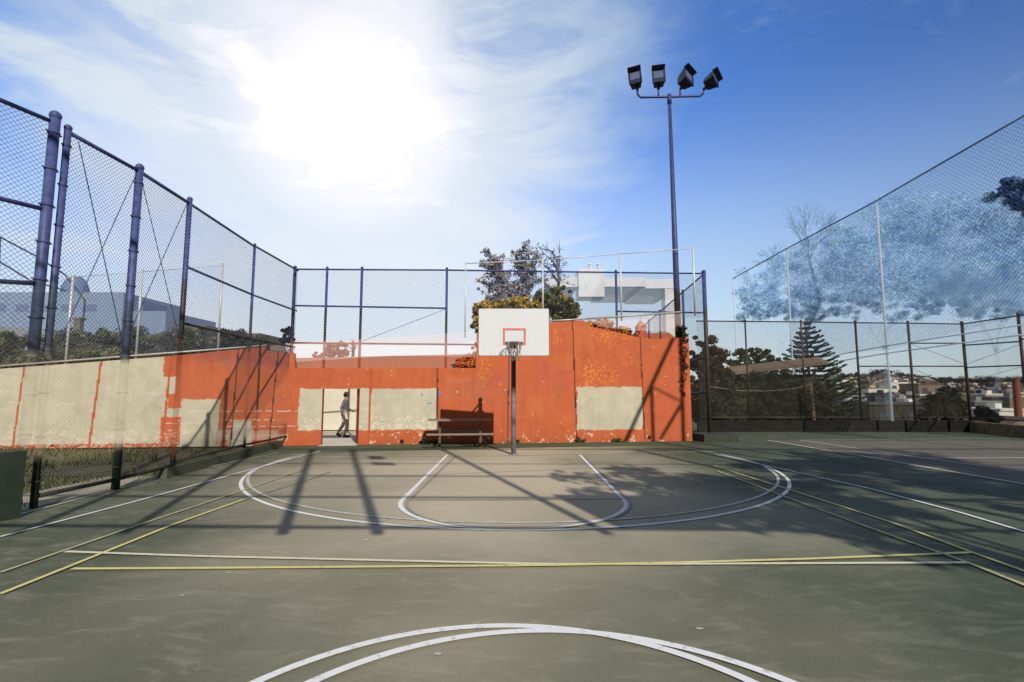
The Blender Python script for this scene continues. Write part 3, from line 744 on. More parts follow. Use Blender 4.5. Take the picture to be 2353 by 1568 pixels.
# ------------------------------------------------------------------ floodlight mast
mbase = D(1568, 1010, 18.45); mtop = D(1538, 225, 18.3)
mast = empty('floodlight_mast', (mbase.x, mbase.y, 0), 'tall tapered mast carrying four dark floodlights beside the right end of the orange wall', 'floodlight mast')
mast_m = banded('mast_paint', [(0, (0.02, 0.017, 0.016)), (1.0, (0.035, 0.022, 0.02)), (5.5, (0.045, 0.055, 0.16))], 0.45)
rel = Vector((mtop.x - mbase.x, mtop.y - mbase.y, mtop.z))
mb = MB(); mb.tube([(0, 0, 0), tuple(rel * 0.5), tuple(rel)], [0.135, 0.105, 0.06], 16); mb.ball(tuple(rel + Vector((0, 0, .1))), .07, 10); mb.tube([tuple(rel - Vector((0, 0, .25))), tuple(rel + Vector((0, 0, .12)))], .085, 12)
mb.build('mast_pole', mast_m, mast, True)
blk = mat('floodlight_body', (0.022, 0.025, 0.05), 0.5, 0.2)
lens = mat('floodlight_glass', (0.10, 0.12, 0.20), 0.15, var=0.1)
def MR(x, y): p = D(x, y, 18.3); return Vector((p.x - mbase.x, p.y - mbase.y, p.z))
mb = MB()
e0, e1 = MR(1464, 207), MR(1618, 205); a0, a1 = MR(1472, 224), MR(1608, 221)
mb.tube([e0, MR(1466, 218), a0, MR(1540, 223), a1, MR(1615, 216), e1], .045, 10)
mb.tube([MR(1513, 223), MR(1513, 204)], .035, 8); mb.tube([MR(1563, 222), MR(1563, 204)], .035, 8)
mb.build('cross_arm', mast_m, mast, True)
for (fx, fy, hpx, tilt, yaw, bp_) in ((1460, 184, 40, 5, -18, (1465, 206)), (1513, 181, 40, 0, -12, (1513, 205)), (1576, 182, 44, -24, 32, (1564, 205)), (1636, 186, 42, -40, 38, (1617, 206))):
    c_ = MR(fx, fy); fl = bpy.data.objects.new('floodlight', None); COL.objects.link(fl); fl.parent = mast; fl.location = c_
    fl.rotation_euler = (R(-18), R(-tilt), R(yaw))
    hh = hpx / F * 18.8; ww = hh * 0.68
    mb = MB(); n = 4
    y0, y1_ = -0.12, 0.22   # front (toward camera) and back
    F4 = [(-ww/2, y0, -hh/2), (ww/2, y0, -hh/2), (ww/2, y0, hh/2), (-ww/2, y0, hh/2)]
    B4 = [(-ww*.38, y1_, -hh*.36), (ww*.38, y1_, -hh*.36), (ww*.38, y1_, hh*.30), (-ww*.38, y1_, hh*.30)]
    mb.quad(*F4); mb.quad(*B4[::-1])
    for i in range(4): j = (i+1) % 4; mb.quad(F4[i], B4[i], B4[j], F4[j])
    mb.box((0, y0 - .01, hh/2), (ww + .05, .05, .05)); mb.box((0, y0 - .01, -hh/2), (ww + .05, .05, .05))
    mb.box((ww/2, y0 - .01, 0), (.05, .05, hh - .05)); mb.box((-ww/2, y0 - .01, 0), (.05, .05, hh - .05))
    mb.box((0, y0 - .1, hh/2 + .03), (ww + .06, .22, .02))
    for k in range(4): mb.box((0, y1_ + .02, -hh*.25 + k*hh*.16), (ww*.7, .06, .015))
    mb.build('housing', blk, fl)
    mb = MB(); mb.box((0, y0 - .004, hh*.12), (ww*.82, .012, hh*.58)); mb.build('glass', lens, fl)
    q_ = MR(*bp_); mb = MB(); mid = c_ + (q_ - c_) * 0.55
    mb.tube([q_, mid], .06, 10); mb.ball(tuple(mid), .09, 10); mb.tube([mid, c_ + (q_ - c_) * .3], .05, 8)
    mb.build('bracket', blk, mast, True)

# ------------------------------------------------------------------ vegetation
leafmats = {}
def leaf_mat(name, alpha=1.0, rough=0.65, transl=0.25):
    if name in leafmats: return leafmats[name]
    m = bpy.data.materials.new(name); m.use_nodes = True; t = m.node_tree; b = t.nodes['Principled BSDF']
    b.inputs['Roughness'].default_value = rough; b.inputs['Alpha'].default_value = alpha; b.inputs['Specular IOR Level'].default_value = 0.25
    a = t.nodes.new('ShaderNodeAttribute'); a.attribute_name = 'paint'; t.links.new(a.outputs['Color'], b.inputs['Base Color'])
    leafmats[name] = m; return m
def leaves(centers, radii, per, size, cols, rg, flat=1.0, squash=0.8):
    """leaf quads scattered in clumps; cols = list of colours chosen per clump then per leaf"""
    Cn = np.asarray(centers); K = len(Cn); n = K * per
    cen = np.repeat(Cn, per, 0); rad = np.repeat(np.asarray(radii), per)
    dirs = rg.normal(size=(n, 3)); dirs /= np.linalg.norm(dirs, axis=1, keepdims=True)
    rr = rad * rg.random(n) ** 0.45
    P = cen + dirs * rr[:, None] * np.array([1, 1, squash])
    a = rg.normal(size=(n, 3)); a[:, 2] *= flat; a /= np.linalg.norm(a, axis=1, keepdims=True)
    b_ = np.cross(a, rg.normal(size=(n, 3))); b_ /= np.linalg.norm(b_, axis=1, keepdims=True)
    sz = size * (0.6 + 0.8 * rg.random(n))[:, None]
    V = np.stack([P - a*sz, P - b_*sz*.55, P + a*sz, P + b_*sz*.55], 1).reshape(-1, 3)
    Fq = np.arange(n*4).reshape(n, 4)
    cols = np.asarray(cols); ci = np.repeat(rg.integers(0, len(cols), K), per)
    sw = rg.random(n) < 0.4; ci[sw] = rg.integers(0, len(cols), sw.sum())
    cc_ = cols[ci] * (0.65 + 0.7 * rg.random(n))[:, None]
    return V, Fq, np.repeat(cc_, 4, 0)
def crown_clumps(ellipsoids, k, rg, jitter=0.25):
    out = []; rad = []
    vols = [e[3]*e[4]*e[5] for e in ellipsoids]; tot = sum(vols)
    for e, v in zip(ellipsoids, vols):
        n = max(3, int(k * v / tot))
        for _ in range(n):
            d_ = rg.normal(size=3); d_ /= np.linalg.norm(d_); r_ = rg.random() ** 0.4 * 0.95
            out.append((e[0] + d_[0]*e[3]*r_, e[1] + d_[1]*e[4]*r_, e[2] + d_[2]*e[5]*r_))
            rad.append(min(e[3], e[5]) * rg.uniform(.22, .42))
    return out, rad
bark = mat('bark_brown', (0.06, 0.045, 0.035), 0.9, var=0.3, scale=8, bump=0.6, bscale=25)
def limb(mb, p, q, r0, r1, seed=0, n=5, wob=0.08):
    r_ = random.Random(seed); p = Vector(p); q = Vector(q); L_ = (q - p).length; pts = []
    for i in range(n + 1):
        f_ = i / n; w_ = math.sin(f_ * math.pi) * wob * L_
        pts.append(p.lerp(q, f_) + Vector((r_.uniform(-1, 1), r_.uniform(-1, 1), r_.uniform(-.5, .5))) * w_)
    mb.tube(pts, [r0 + (r1 - r0) * i / n for i in range(n + 1)], 7)
def tree(name, base, ell, label, cat='tree', group=None, clumps=40, per=60, leaf=0.12, cols=((.05,.08,.03),), lm='foliage', trunk=0.15, seed=1, squash=.8, bark_m=None, limbs=7, alpha=1.0, trunk_alpha=None):
    rg = np.random.default_rng(seed)
    root = empty(name, base, label, cat, group); o_ = np.array(base)
    cl_, rd_ = crown_clumps(ell, clumps, rg)
    V_, F_, C_ = leaves(cl_, rd_, per, leaf, cols, rg, squash=squash)
    np_mesh('crown', V_ - o_, F_, C_, leaf_mat(lm, alpha), root)
    top = Vector((np.mean([e[0] for e in ell]), np.mean([e[1] for e in ell]), np.mean([e[2] for e in ell])))
    mb = MB(); b0 = Vector(base); fork = b0.lerp(top, .6)
    limb(mb, b0, fork, trunk, trunk * .6, seed, 5, .04)
    for i in range(limbs):
        c_ = cl_[int(rg.integers(0, len(cl_)))]; limb(mb, fork, c_, trunk * .45, trunk * .08, seed + i, 5, .10)
    loc_shift(mb, b0).build('trunk', bark_m or bark, root, True)
    return root
def E(x, y, d, rx, rz_, ry=None):   # ellipsoid from pixel centre / pixel radii at distance d
    p = D(x, y, d); s_ = d / F; return (p.x, p.y, p.z, rx * s_, (ry or rx * .8) * s_, rz_ * s_)
dark_cols = ((.026,.042,.014),(.045,.065,.02),(.07,.085,.025),(.035,.035,.015))
# hedge behind the wall on the left
rg = np.random.default_rng(5)
hedge = empty('ivy_hedge', (D(200, 800, 19.5).x, 19.5, 0), 'thick dark green ivy hedge showing above the beige left end of the wall', 'hedge')
cen = []; rad = []
topl = [(-150, 752), (0, 758), (90, 764), (200, 760), (330, 752), (400, 745), (440, 750), (475, 752), (500, 768), (520, 790)]
for i in range(330):
    x = rg.uniform(-150, 515)
    yt = np.interp(x, [p[0] for p in topl], [p[1] for p in topl]); y = rg.uniform(yt + 9, yt + 110); dd = rg.uniform(18.7, 20.2) + (x / 500) * .8
    p = D(x, y, dd); cen.append(tuple(p)); rad.append(rg.uniform(.22, .42))
V_, F_, C_ = leaves(cen, rad, 110, .075, ((.03,.045,.012),(.055,.07,.02),(.10,.105,.035),(.045,.04,.02),(.13,.13,.06)), rg)
np_mesh('foliage', V_ - np.array(hedge.location), F_, C_, leaf_mat('foliage'), hedge)
mb = MB(); a = D(-150, 850, 20.8); b_ = D(515, 850, 21.4)
for i in range(9):
    p = a.lerp(b_, i / 8); limb(mb, (p.x, p.y, 0), (p.x + .3, p.y, 3.6), .06, .03, i)
loc_shift(mb, hedge.location).build('stem', bark, hedge, True)
# concrete blocks overgrown with ivy
gb = mat('mossy_concrete', (0.13, 0.125, 0.09), 0.95, var=0.4, scale=4, bump=0.6, bscale=20)
def pxbox(mb, x0, y0, x1, y1, d, depth, base_z=None):
    a = D(x0, y1, d); b_ = D(x1, y0, d); zb = a.z if base_z is None else base_z
    mb.box(((a.x+b_.x)/2, d + depth/2, (zb+b_.z)/2), (b_.x - a.x, depth, b_.z - zb))
mb = MB(); pxbox(mb, 395, 748, 476, 800, 21.2, 2.5, 0); o1 = mb.build('concrete_block', gb); tag(o1, 'grey concrete shed behind the hedge, left of the lower block', 'shed')
mb = MB(); pxbox(mb, 477, 766, 598, 815, 21.4, 2.5, 0); o2 = mb.build('concrete_block', gb); tag(o2, 'lower grey concrete shed just right of the hedge end', 'shed')
cen = []; rad = []
for i in range(190):
    xx = rg.uniform(470, 612); p = D(xx, rg.uniform(764 if xx < 560 else 776, 812), rg.uniform(20.5, 21.2)); cen.append(tuple(p)); rad.append(.24)
iv = empty('ivy', (cen[0][0], cen[0][1], 0), 'brownish ivy thickly covering the lower concrete shed', 'plant')
V_, F_, C_ = leaves(cen, rad, 60, .05, ((.05,.06,.02),(.09,.08,.04)), rg); np_mesh('foliage', V_ - np.array(iv.location), F_, C_, leaf_mat('foliage'), iv)
# small bush on the corner post
p = on_wall(660, 775, .6)
tree('climbing_shrub', (p.x, p.y, 0), [E(661, 772, p.y, 17, 24)], 'scraggly dark climbing shrub at the foot of the fence corner post', 'shrub', None, 16, 70, .05, dark_cols, trunk=.04, seed=8)
mb = MB()

# windswept trees behind the backboard
def windswept(name, label, base, boughs, seed, leafdens=1.0, cols=((.17,.19,.27),(.24,.25,.31),(.34,.27,.19)), trunk=.13, per=16, size=.06):
    rg = np.random.default_rng(seed); root = empty(name, base, label, 'tree', 'windswept trees behind the backboard'); mb = MB(); cen = []; rad = []
    for (path, r0, dens) in boughs:
        P = [D(x, y, base[1] + rg.uniform(-.3, .3)) for x, y in path]
        mb.tube(P, [r0 * (1 - .8 * i / (len(P) - 1)) for i in range(len(P))], 7)
        for a, b_ in zip(P, P[1:]):
            L_ = (b_ - a).length; n = max(2, int(L_ / .16))
            for k in range(n):
                q = a.lerp(b_, k / n)
                for s_ in range(3):
                    e = q + Vector((rg.normal() * .26 - .05, rg.normal() * .3, rg.normal() * .2 + .1)) * 1.0
                    mb.tube([q, q.lerp(e, .5) + Vector((0, 0, .04)), e], [.014, .009, .004], 4, caps=False)
                    if rg.random() < dens: cen.append(tuple(e)); rad.append(rg.uniform(.10, .22)); cen.append(tuple(q.lerp(e, .5))); rad.append(rg.uniform(.12, .24))
    loc_shift(mb, base).build('branches', mat('bark_greyblue', (0.11, 0.12, 0.17), 0.9, var=.3, scale=9), root, True)
    V_, F_, C_ = leaves(cen, rad, per, size, cols, rg); np_mesh('crown', V_ - np.array(base), F_, C_, leaf_mat('foliage'), root)
    return root
TD = 23.0
b1 = D(1190, 760, TD)
windswept('windswept_pine', 'dense left windswept tree leaning towards the sunlit sky', (b1.x, TD, 0),
   [([(1195, 800), (1185, 720), (1168, 665), (1140, 612), (1118, 582)], .14, .95), ([(1180, 700), (1150, 672), (1122, 655), (1112, 650)], .06, .9), ([(1185, 690), (1196, 650), (1206, 625)], .06, .9), ([(1185, 730), (1140, 690), (1115, 680)], .06, .8), ([(1160, 640), (1130, 625), (1110, 600)], .05, .8), ([(1180, 715), (1160, 690), (1150, 640), (1142, 600)], .06, .9)], 21)
windswept('windswept_pine', 'middle windswept tree with a bare upright trunk and tufted top', (D(1215, 760, TD+.6).x, TD + .6, 0),
   [([(1214, 800), (1214, 700), (1212, 640), (1203, 600), (1194, 570)], .13, .55), ([(1213, 650), (1190, 615), (1184, 590)], .05, .95), ([(1213, 640), (1230, 610), (1236, 598)], .05, .9), ([(1214, 660), (1240, 645), (1262, 640)], .045, .35), ([(1214, 690), (1196, 670), (1188, 660)], .04, .5), ([(1212, 620), (1200, 590), (1199, 560)], .03, .9)], 22)
windswept('windswept_pine', 'thin right windswept tree, mostly bare twigs against blue sky', (D(1282, 760, TD+1).x, TD + 1, 0),
   [([(1283, 800), (1283, 690), (1284, 640), (1280, 600), (1268, 578), (1245, 572)], .10, .12), ([(1283, 650), (1262, 620), (1240, 600), (1228, 585)], .05, .35), ([(1284, 630), (1270, 600), (1252, 585), (1238, 568)], .04, .3), ([(1282, 680), (1255, 655), (1235, 640)], .05, .3), ([(1284, 620), (1287, 590), (1284, 565)], .03, .05)], 23, per=6)
# yellow-green bushes between the trees and the wall
yc = ((.50,.31,.02),(.36,.26,.025),(.20,.17,.02),(.07,.08,.018),(.58,.40,.04))
yb_ = [(1125, 712, 50, 26), (1190, 705, 50, 22), (1110, 745, 28, 22), (1250, 700, 40, 24), (1300, 715, 34, 34)]
tree('yellow_bush', (D(1160, 760, 20.5).x, 20.5, 0), [E(1125, 712, 20.5, 46, 22), E(1195, 706, 20.5, 50, 20), E(1105, 742, 20.5, 27, 24), E(1180, 740, 20.5, 50, 24)],
     'golden yellow-green bush rising behind the left half of the backboard', 'bush', None, 230, 110, .055, yc, trunk=.08, seed=31, limbs=10)
tree('green_bush', (D(1290, 760, 20.8).x, 20.8, 0), [E(1255, 690, 20.8, 30, 26), E(1295, 712, 20.8, 36, 34), E(1285, 668, 20.8, 32, 10), E(1240, 730, 20.8, 30, 24)],
     'dark green bush with yellow leaves, right of the backboard above the wall', 'bush', None, 170, 100, .055, ((.05,.07,.018),(.09,.10,.02),(.40,.30,.03),(.03,.04,.012),(.16,.16,.03)), trunk=.09, seed=32, limbs=12)
# orange autumn trees above the lowered wall at right
oc = ((.55,.15,.03),(.46,.11,.03),(.62,.28,.04),(.50,.12,.035))
tree('autumn_tree', (D(1385, 800, 21).x, 21, 0), [E(1350, 765, 21, 24, 28), E(1388, 762, 21, 34, 26), E(1375, 790, 21, 45, 25)], 'orange autumn-leaved bush just right of the high part of the wall', 'tree', 'orange shrubs behind the wall', 150, 120, .06, oc, trunk=.07, seed=33)
tree('autumn_tree', (D(1425, 800, 21.2).x, 21.2, 0), [E(1425, 776, 21.2, 32, 26), E(1450, 790, 21.2, 26, 20)], 'orange autumn-leaved bush left of the small orange tower', 'tree', 'orange shrubs behind the wall', 110, 110, .06, oc, trunk=.07, seed=34)
tree('autumn_tree', (D(1545, 800, 26).x, 26, 0), [E(1540, 790, 26, 24, 12)], 'small orange tree top right of the orange gable by the mast', 'tree', 'orange shrubs behind the wall', 20, 90, .07, oc, trunk=.07, seed=35)
tree('autumn_tree', (D(1072, 850, 19.3).x, 19.3, 0), [E(1072, 842, 19.3, 26, 22), E(1092, 826, 19.3, 18, 20), E(1088, 790, 19.3, 9, 12)], 'orange autumn-leaved bush left of the backboard at the low roof end', 'tree', 'orange shrubs behind the wall', 90, 110, .055, oc, trunk=.06, seed=36)
# orange church-like tower and gable
om = mat('terracotta_render', (0.45, 0.10, 0.04), 0.85, var=0.12, scale=2)
tw_ = empty('chapel', (D(1500, 800, 30).x, 30, 0), 'terracotta chapel with a small pointed tower and a gable beyond the wall', 'building')
O_ = tw_.location
mb = MB(); a = D(1455, 770, 30); b_ = D(1489, 770, 30); mb.box(((a.x+b_.x)/2, 30, D(0, 768, 30).z/2), (b_.x-a.x, 1.4, D(0, 768, 30).z)); loc_shift(mb, O_).build('tower', om, tw_)
mb = MB(); z0, z1 = D(0, 752, 30).z, D(0, 740, 30).z
a2, b2_ = D(1463, 760, 30), D(1481, 760, 30)
mb.box(((a2.x+b2_.x)/2, 30, (z0 + D(0, 768, 30).z)/2), (b2_.x-a2.x, .8, z0 - D(0, 768, 30).z)); ap = Vector(((a2.x+b2_.x)/2, 30, z1 + .12))
for (u, v) in (((-1,-1),(1,-1)), ((1,-1),(1,1)), ((1,1),(-1,1)), ((-1,1),(-1,-1))):
    w2 = (b2_.x-a2.x)/2*1.1; mb.poly([(ap.x + u[0]*w2, 30 + u[1]*.45, z0), (ap.x + v[0]*w2, 30 + v[1]*.45, z0), tuple(ap)])
mb.tube([ap, ap + Vector((0, 0, .25))], .015, 5)
loc_shift(mb, O_).build('spire', om, tw_)
mb = MB(); a = D(1445, 793, 30); b_ = D(1560, 793, 30); ga = D(1505, 768, 30); zb = 0
mb.poly([(a.x, 29.2, zb), (b_.x, 29.2, zb), (b_.x, 29.2, a.z), (ga.x + .6, 29.2, ga.z), (ga.x - .9, 29.2, ga.z - .05), (a.x, 29.2, a.z)])
mb.poly([(a.x, 34, zb), (a.x, 34, a.z), (ga.x - .9, 34, ga.z - .05), (ga.x + .6, 34, ga.z), (b_.x, 34, a.z), (b_.x, 34, zb)])
tpz = [(b_.x, a.z), (ga.x + .6, ga.z), (ga.x - .9, ga.z - .05), (a.x, a.z)]
for (p_, q_) in zip(tpz, tpz[1:]): mb.quad((p_[0], 29.2, p_[1]), (p_[0], 34, p_[1]), (q_[0], 34, q_[1]), (q_[0], 29.2, q_[1]))
loc_shift(mb, O_).build('gabled_hall', om, tw_)

# ------------------------------------------------------------------ bungalow behind the wall, yard, person
yard = mat('yard_concrete', (0.52, 0.47, 0.38), 0.9, var=0.12, scale=1.5, bump=0.2, bscale=30)
mb = MB(); mb.poly([(-16, wall_y(-16) + .3, -.02), (6, wall_y(6) + .3, -.02), (6, 27.5, -.02), (-16, 27.5, -.02)]); o = mb.build('yard', yard); o['kind'] = 'structure'
mb = MB(); q = [on_wall(738, 1000), on_wall(823, 1000)]
mb.poly([(q[0].x, q[0].y - .35, .010), (q[1].x, q[1].y - .35, .010), (q[1].x, q[1].y + .9, .010), (q[0].x, q[0].y + .9, .010)]); o = mb.build('path', yard); o['kind'] = 'structure'
bung = empty('bungalow', (D(800, 850, 24).x, 24.5, 0), 'low bungalow with orange tiled roof and white gutter behind the orange wall', 'house')
O_ = bung.location
ROOFD = 22.5
tile = mat('orange_tile', (0.40, 0.14, 0.07), 0.85, var=0.18, scale=14, bump=0.8, bscale=18, stretch=(1, 1, 3))
el, er = D(480, 852, ROOFD), D(1040, 855, ROOFD); ze = el.z
rl, rr2 = D(640, 824, 26.5), D(1180, 812, 26.5)
mb = MB(); er2 = D(1180, 836, ROOFD + .5)
mb.quad((el.x, ROOFD, ze), (er.x, ROOFD, ze - .02), (rr2.x, 26.5, rr2.z), (rl.x, 26.5, rl.z)); mb.poly([(er.x, ROOFD, ze - .02), (er2.x, er2.y, er2.z), (rr2.x, 26.5, rr2.z)])
mb.poly([(rl.x, 26.5, rl.z), (rr2.x, 26.5, rr2.z), (rr2.x, 31, ze), (el.x, 31, ze)]); mb.poly([(el.x, ROOFD, ze), (rl.x, 26.5, rl.z), (el.x, 31, ze)])
mb.poly([(el.x, ROOFD, ze - .01), (el.x, 31, ze - .01), (er2.x, 31, ze - .01), (er.x, ROOFD, ze - .03)])
roof = loc_shift(mb, O_).build('roof', tile, bung)
mb = MB(); mb.tube([(el.x, ROOFD - .05, ze), (er.x, ROOFD - .05, ze - .02), (er2.x, er2.y - .05, er2.z)], .035, 8)
loc_shift(mb, O_).build('gutter', mat('white_gutter', (.72, .68, .6), .5), roof)
mb = MB(); mb.box(((el.x+er.x)/2, ROOFD + .0, ze - .2), (er.x - el.x, .05, .26)); loc_shift(mb, O_).build('fascia', mat('pink_fascia', (.42, .2, .15), .7), roof)
mb = MB(); mb.box(((el.x+er.x)/2 + .5, 26.3, 1.25), (er.x - el.x - 1.5, 7.5, 2.45)); loc_shift(mb, O_).build('house_wall', mat('bungalow_wall', (.66, .61, .49), .9, var=.08, scale=2), bung)
gl = mat('dark_glass', (0.05, 0.055, 0.06), 0.15, var=.1)
for px in (690, 900):
    p = D(px, 935, 22.53); mb = MB(); mb.box((p.x, 22.53, 1.35), (1.0, .06, .9)); wf = loc_shift(mb, O_).build('window', mat('window_frame', (.6, .58, .5), .6), bung)
    mb = MB(); mb.box((p.x, 22.495, 1.35), (.86, .03, .76)); loc_shift(mb, O_).build('pane', mat('pale_pane', (.32, .31, .27), .3), wf)
# rust bush and agave over the roof
tree('rust_bush', (D(775, 800, 32).x, 32, 0), [E(775, 806, 32, 28, 20), E(740, 818, 32, 24, 9)], 'rounded rust-coloured bush beyond the bungalow roof', 'bush', None, 40, 110, .08, ((.40,.12,.04),(.34,.09,.03)), trunk=.1, seed=41)
def rosette(name, base, top, n, ln, w, cols, label, cat, seed, droop=.5, trunk=.1, group=None, upmin=-.2, upmax=1.2):
    rg = np.random.default_rng(seed); root = empty(name, base, label, cat, group); mb = MB(); tp_ = Vector(top)
    for i in range(n):
        az = rg.uniform(0, 2*math.pi); el_ = rg.uniform(upmin, upmax); l_ = ln * rg.uniform(.75, 1.1)
        dv = Vector((math.cos(az)*math.cos(el_), math.sin(az)*math.cos(el_), math.sin(el_))); sd = Vector((-math.sin(az), math.cos(az), 0))
        pts = []
        for k in range(7):
            f_ = k / 6; pts.append(tp_ + dv * l_ * f_ + Vector((0, 0, -droop * l_ * f_ * f_)))
        for k in range(6):
            wa = w * (1 - k/6) * (1 if k else .6); wb = w * (1 - (k+1)/6)
            mb.quad(pts[k] - sd*wa, pts[k+1] - sd*wb, pts[k+1] + sd*wb, pts[k] + sd*wa)
            if cat == 'palm' and k > 0:
                for s_ in (-1, 1):
                    for jj in (0, .5):
                        q0 = pts[k].lerp(pts[k+1], jj); e = q0 + (dv * .3 + sd * s_ - Vector((0, 0, .35))) * ln * .22; mb.quad(q0, q0 + dv*.05*ln, e, e - dv*.02*ln)
    loc_shift(mb, base).build('leaves', cols, root)
    mb = MB(); limb(mb, base, top, trunk, trunk * .8, seed); loc_shift(mb, base).build('trunk', bark, root, True)
    return root
q_ = D(812, 818, 31)
rosette('spiky_plant', (q_.x, 31, 0), tuple(D(812, 806, 31)), 34, .95, .05, mat('rust_leaf', (.36, .10, .035), .7), 'spiky rust-coloured plant right of the rounded bush above the roof', 'plant', 5, droop=.15, trunk=.12, upmin=-.1, upmax=1.5)

# picnic table in front of the wall
def picnic(px0, px1, d, label, ztop=.86):
    a = D(px0, 960, d); b_ = D(px1, 960, d); cx_ = (a.x + b_.x) / 2; Lt = b_.x - a.x
    root = empty('picnic_table', (cx_, d, 0), label, 'picnic table', 'picnic tables by the wall', rz=math.atan2(WU.y, WU.x))
    pal = mat('sunbleached_wood', (.22, .165, .12), .8, var=.12, scale=6, stretch=(1, 8, 8)); mt = mat('table_steel', (.12, .08, .06), .6)
    mb = MB()
    for k in range(4): mb.box((0, -.27 + k*.18, ztop), (Lt, .165, .04))
    mb.build('tabletop', pal, root)
    for s_ in (-1, 1):
        mb = MB(); mb.box((0, s_*.62, .46), (Lt, .13, .04)); mb.box((0, s_*.62 + s_*.14, .46), (Lt, .12, .04)); mb.build('bench_seat', pal, root)
    for s_ in (-1, 1):
        mb = MB(); x = s_*Lt*.32; mb.tube([(x, 0, 0), (x, 0, ztop - .02)], .045, 8); mb.tube([(x, -.7, .43), (x, .7, .43)], .03, 8); mb.box((x, 0, .01), (.12, .8, .02)); mb.build('leg', mt, root)
    return root
picnic(985, 1130, wall_y(-2.2) - .95, 'dark weathered picnic table against the wall under the backboard shadow')

# person walking beyond the doorway
def skin(name, verts, edges, radii, m, parent, sub=2):
    me = bpy.data.meshes.new(name); me.from_pydata(verts, edges, []); o = bpy.data.objects.new(name, me); COL.objects.link(o); o.parent = parent
    sk = o.modifiers.new('skin', 'SKIN'); sk.use_smooth_shade = True
    for i, r_ in enumerate(radii):
        me.skin_vertices[0].data[i].radius = (r_, r_) if isinstance(r_, (int, float)) else r_
    me.skin_vertices[0].data[0].use_root = True
    ss = o.modifiers.new('sub', 'SUBSURF'); ss.levels = sub; ss.render_levels = sub
    me.materials.append(m); return o
pp = G(790, 1003.5)
per_ = empty('person', (pp.x, pp.y, -0.02), 'person in dark jacket and light trousers walking beyond the doorway of the orange wall', 'person', rz=R(8))
# facing +X (walking right). skeleton in metres
bv = [(0,0,.93),(0,0,1.1),(.02,0,1.32),(.03,0,1.43),(.05,0,1.52),(.07,0,1.62),(.06,0,1.70),
      (.02,-.09,.90),(.14,-.09,.50),(.04,-.09,.09),(.17,-.09,.045),
      (-.02,.09,.90),(-.04,.09,.48),(-.26,.09,.14),(-.17,.09,.05),
      (.02,-.19,1.40),(-.08,-.24,1.12),(.02,-.25,.90),(.06,-.25,.83),
      (.02,.19,1.40),(.06,.24,1.12),(.24,.25,1.0),(.31,.25,.97)]
be = [(0,1),(1,2),(2,3),(3,4),(4,5),(5,6),(0,7),(7,8),(8,9),(9,10),(0,11),(11,12),(12,13),(13,14),(2,15),(15,16),(16,17),(17,18),(2,19),(19,20),(20,21),(21,22)]
brd = [.12,.12,.14,.075,.055,.088,.075,.09,.06,.04,.035,.09,.06,.04,.035,.055,.042,.03,.028,.055,.042,.03,.028]
sk_m = mat('skin_tone', (.36, .22, .15), .6, var=.05)
body = skin('body', bv, be, brd, sk_m, per_)
# fingers and face, joined as small meshes of the body
feat = mat('dark_feature', (.03, .015, .012), .5)
for hc, dr in ((Vector(bv[18]), Vector((.1, 0, -1))), (Vector(bv[22]), Vector((1, 0, -.25)))):
    dr.normalize(); mb = MB()
    for k in range(4):
        o0 = hc + Vector((0, -.03 + k*.02, 0)) + dr * .02; l_ = (.065, .078, .072, .055)[k]
        mb.tube([o0, o0 + dr*l_*.5, o0 + dr*l_ + Vector((.012, 0, -.014))], [.009, .008, .006], 6)
    mb.tube([hc + Vector((.01, -.035, 0)), hc + Vector((.03, -.05, -.02)) + dr*.03], [.010, .007], 6)
    mb.ball(tuple(hc + dr*.01), (.03, .036, .03), 8)
    mb.build('hand', sk_m, per_, True)
def bit(n_, c_, r_, m_): q = MB(); q.ball(c_, r_, 8); q.build(n_, m_, per_, True)
bit('nose', (.155, 0, 1.615), (.022, .016, .02), sk_m); bit('mouth', (.142, 0, 1.568), (.008, .03, .008), feat)
for s_ in (-1, 1): bit('ear', (.07, s_*.088, 1.62), (.02, .012, .03), sk_m); bit('eye', (.138, s_*.035, 1.645), (.01, .014, .009), feat)
jk = mat('jacket_cloth', (.13, .14, .15), .9, var=.25, scale=9)
skin('jacket', [(0,0,.88),(0,0,1.1),(.02,0,1.32),(.03,0,1.45),(.02,-.2,1.40),(-.08,-.25,1.12),(.01,-.255,.93),(.02,.2,1.40),(.06,.25,1.12),(.2,.255,1.02)],
     [(0,1),(1,2),(2,3),(2,4),(4,5),(5,6),(2,7),(7,8),(8,9)], [.15,.145,.165,.085,.07,.06,.048,.07,.06,.048], jk, per_)
tr = mat('light_trousers', (.52, .48, .39), .9, var=.12, scale=9)
skin('trousers', [(0,0,.98),(.02,-.09,.90),(.14,-.09,.50),(.05,-.09,.13),(-.02,.09,.90),(-.04,.09,.48),(-.24,.09,.18)], [(0,1),(1,2),(2,3),(0,4),(4,5),(5,6)], [.13,.10,.075,.06,.10,.075,.06], tr, per_)
for nm, a, b_ in (('shoe', (.02,-.09,.05), (.22,-.09,.04)), ('shoe', (-.28,.09,.12), (-.14,.09,.04))):
    mb = MB(); a = Vector(a); b_ = Vector(b_); mb.tube([a - (b_-a)*.15, a, a.lerp(b_, .5), b_, b_ + (b_-a)*.12], [.03, .05, .05, .045, .02], 10); mb.build(nm, mat('shoe_leather', (.05, .045, .04), .6), per_, True)
mb = MB(); mb.ball((.045, 0, 1.685), (.098, .093, .085), 14); mb.ball((.0, 0, 1.63), (.07, .085, .09), 12); mb.build('hair', mat('dark_hair', (.06, .05, .04), .8), per_, True)

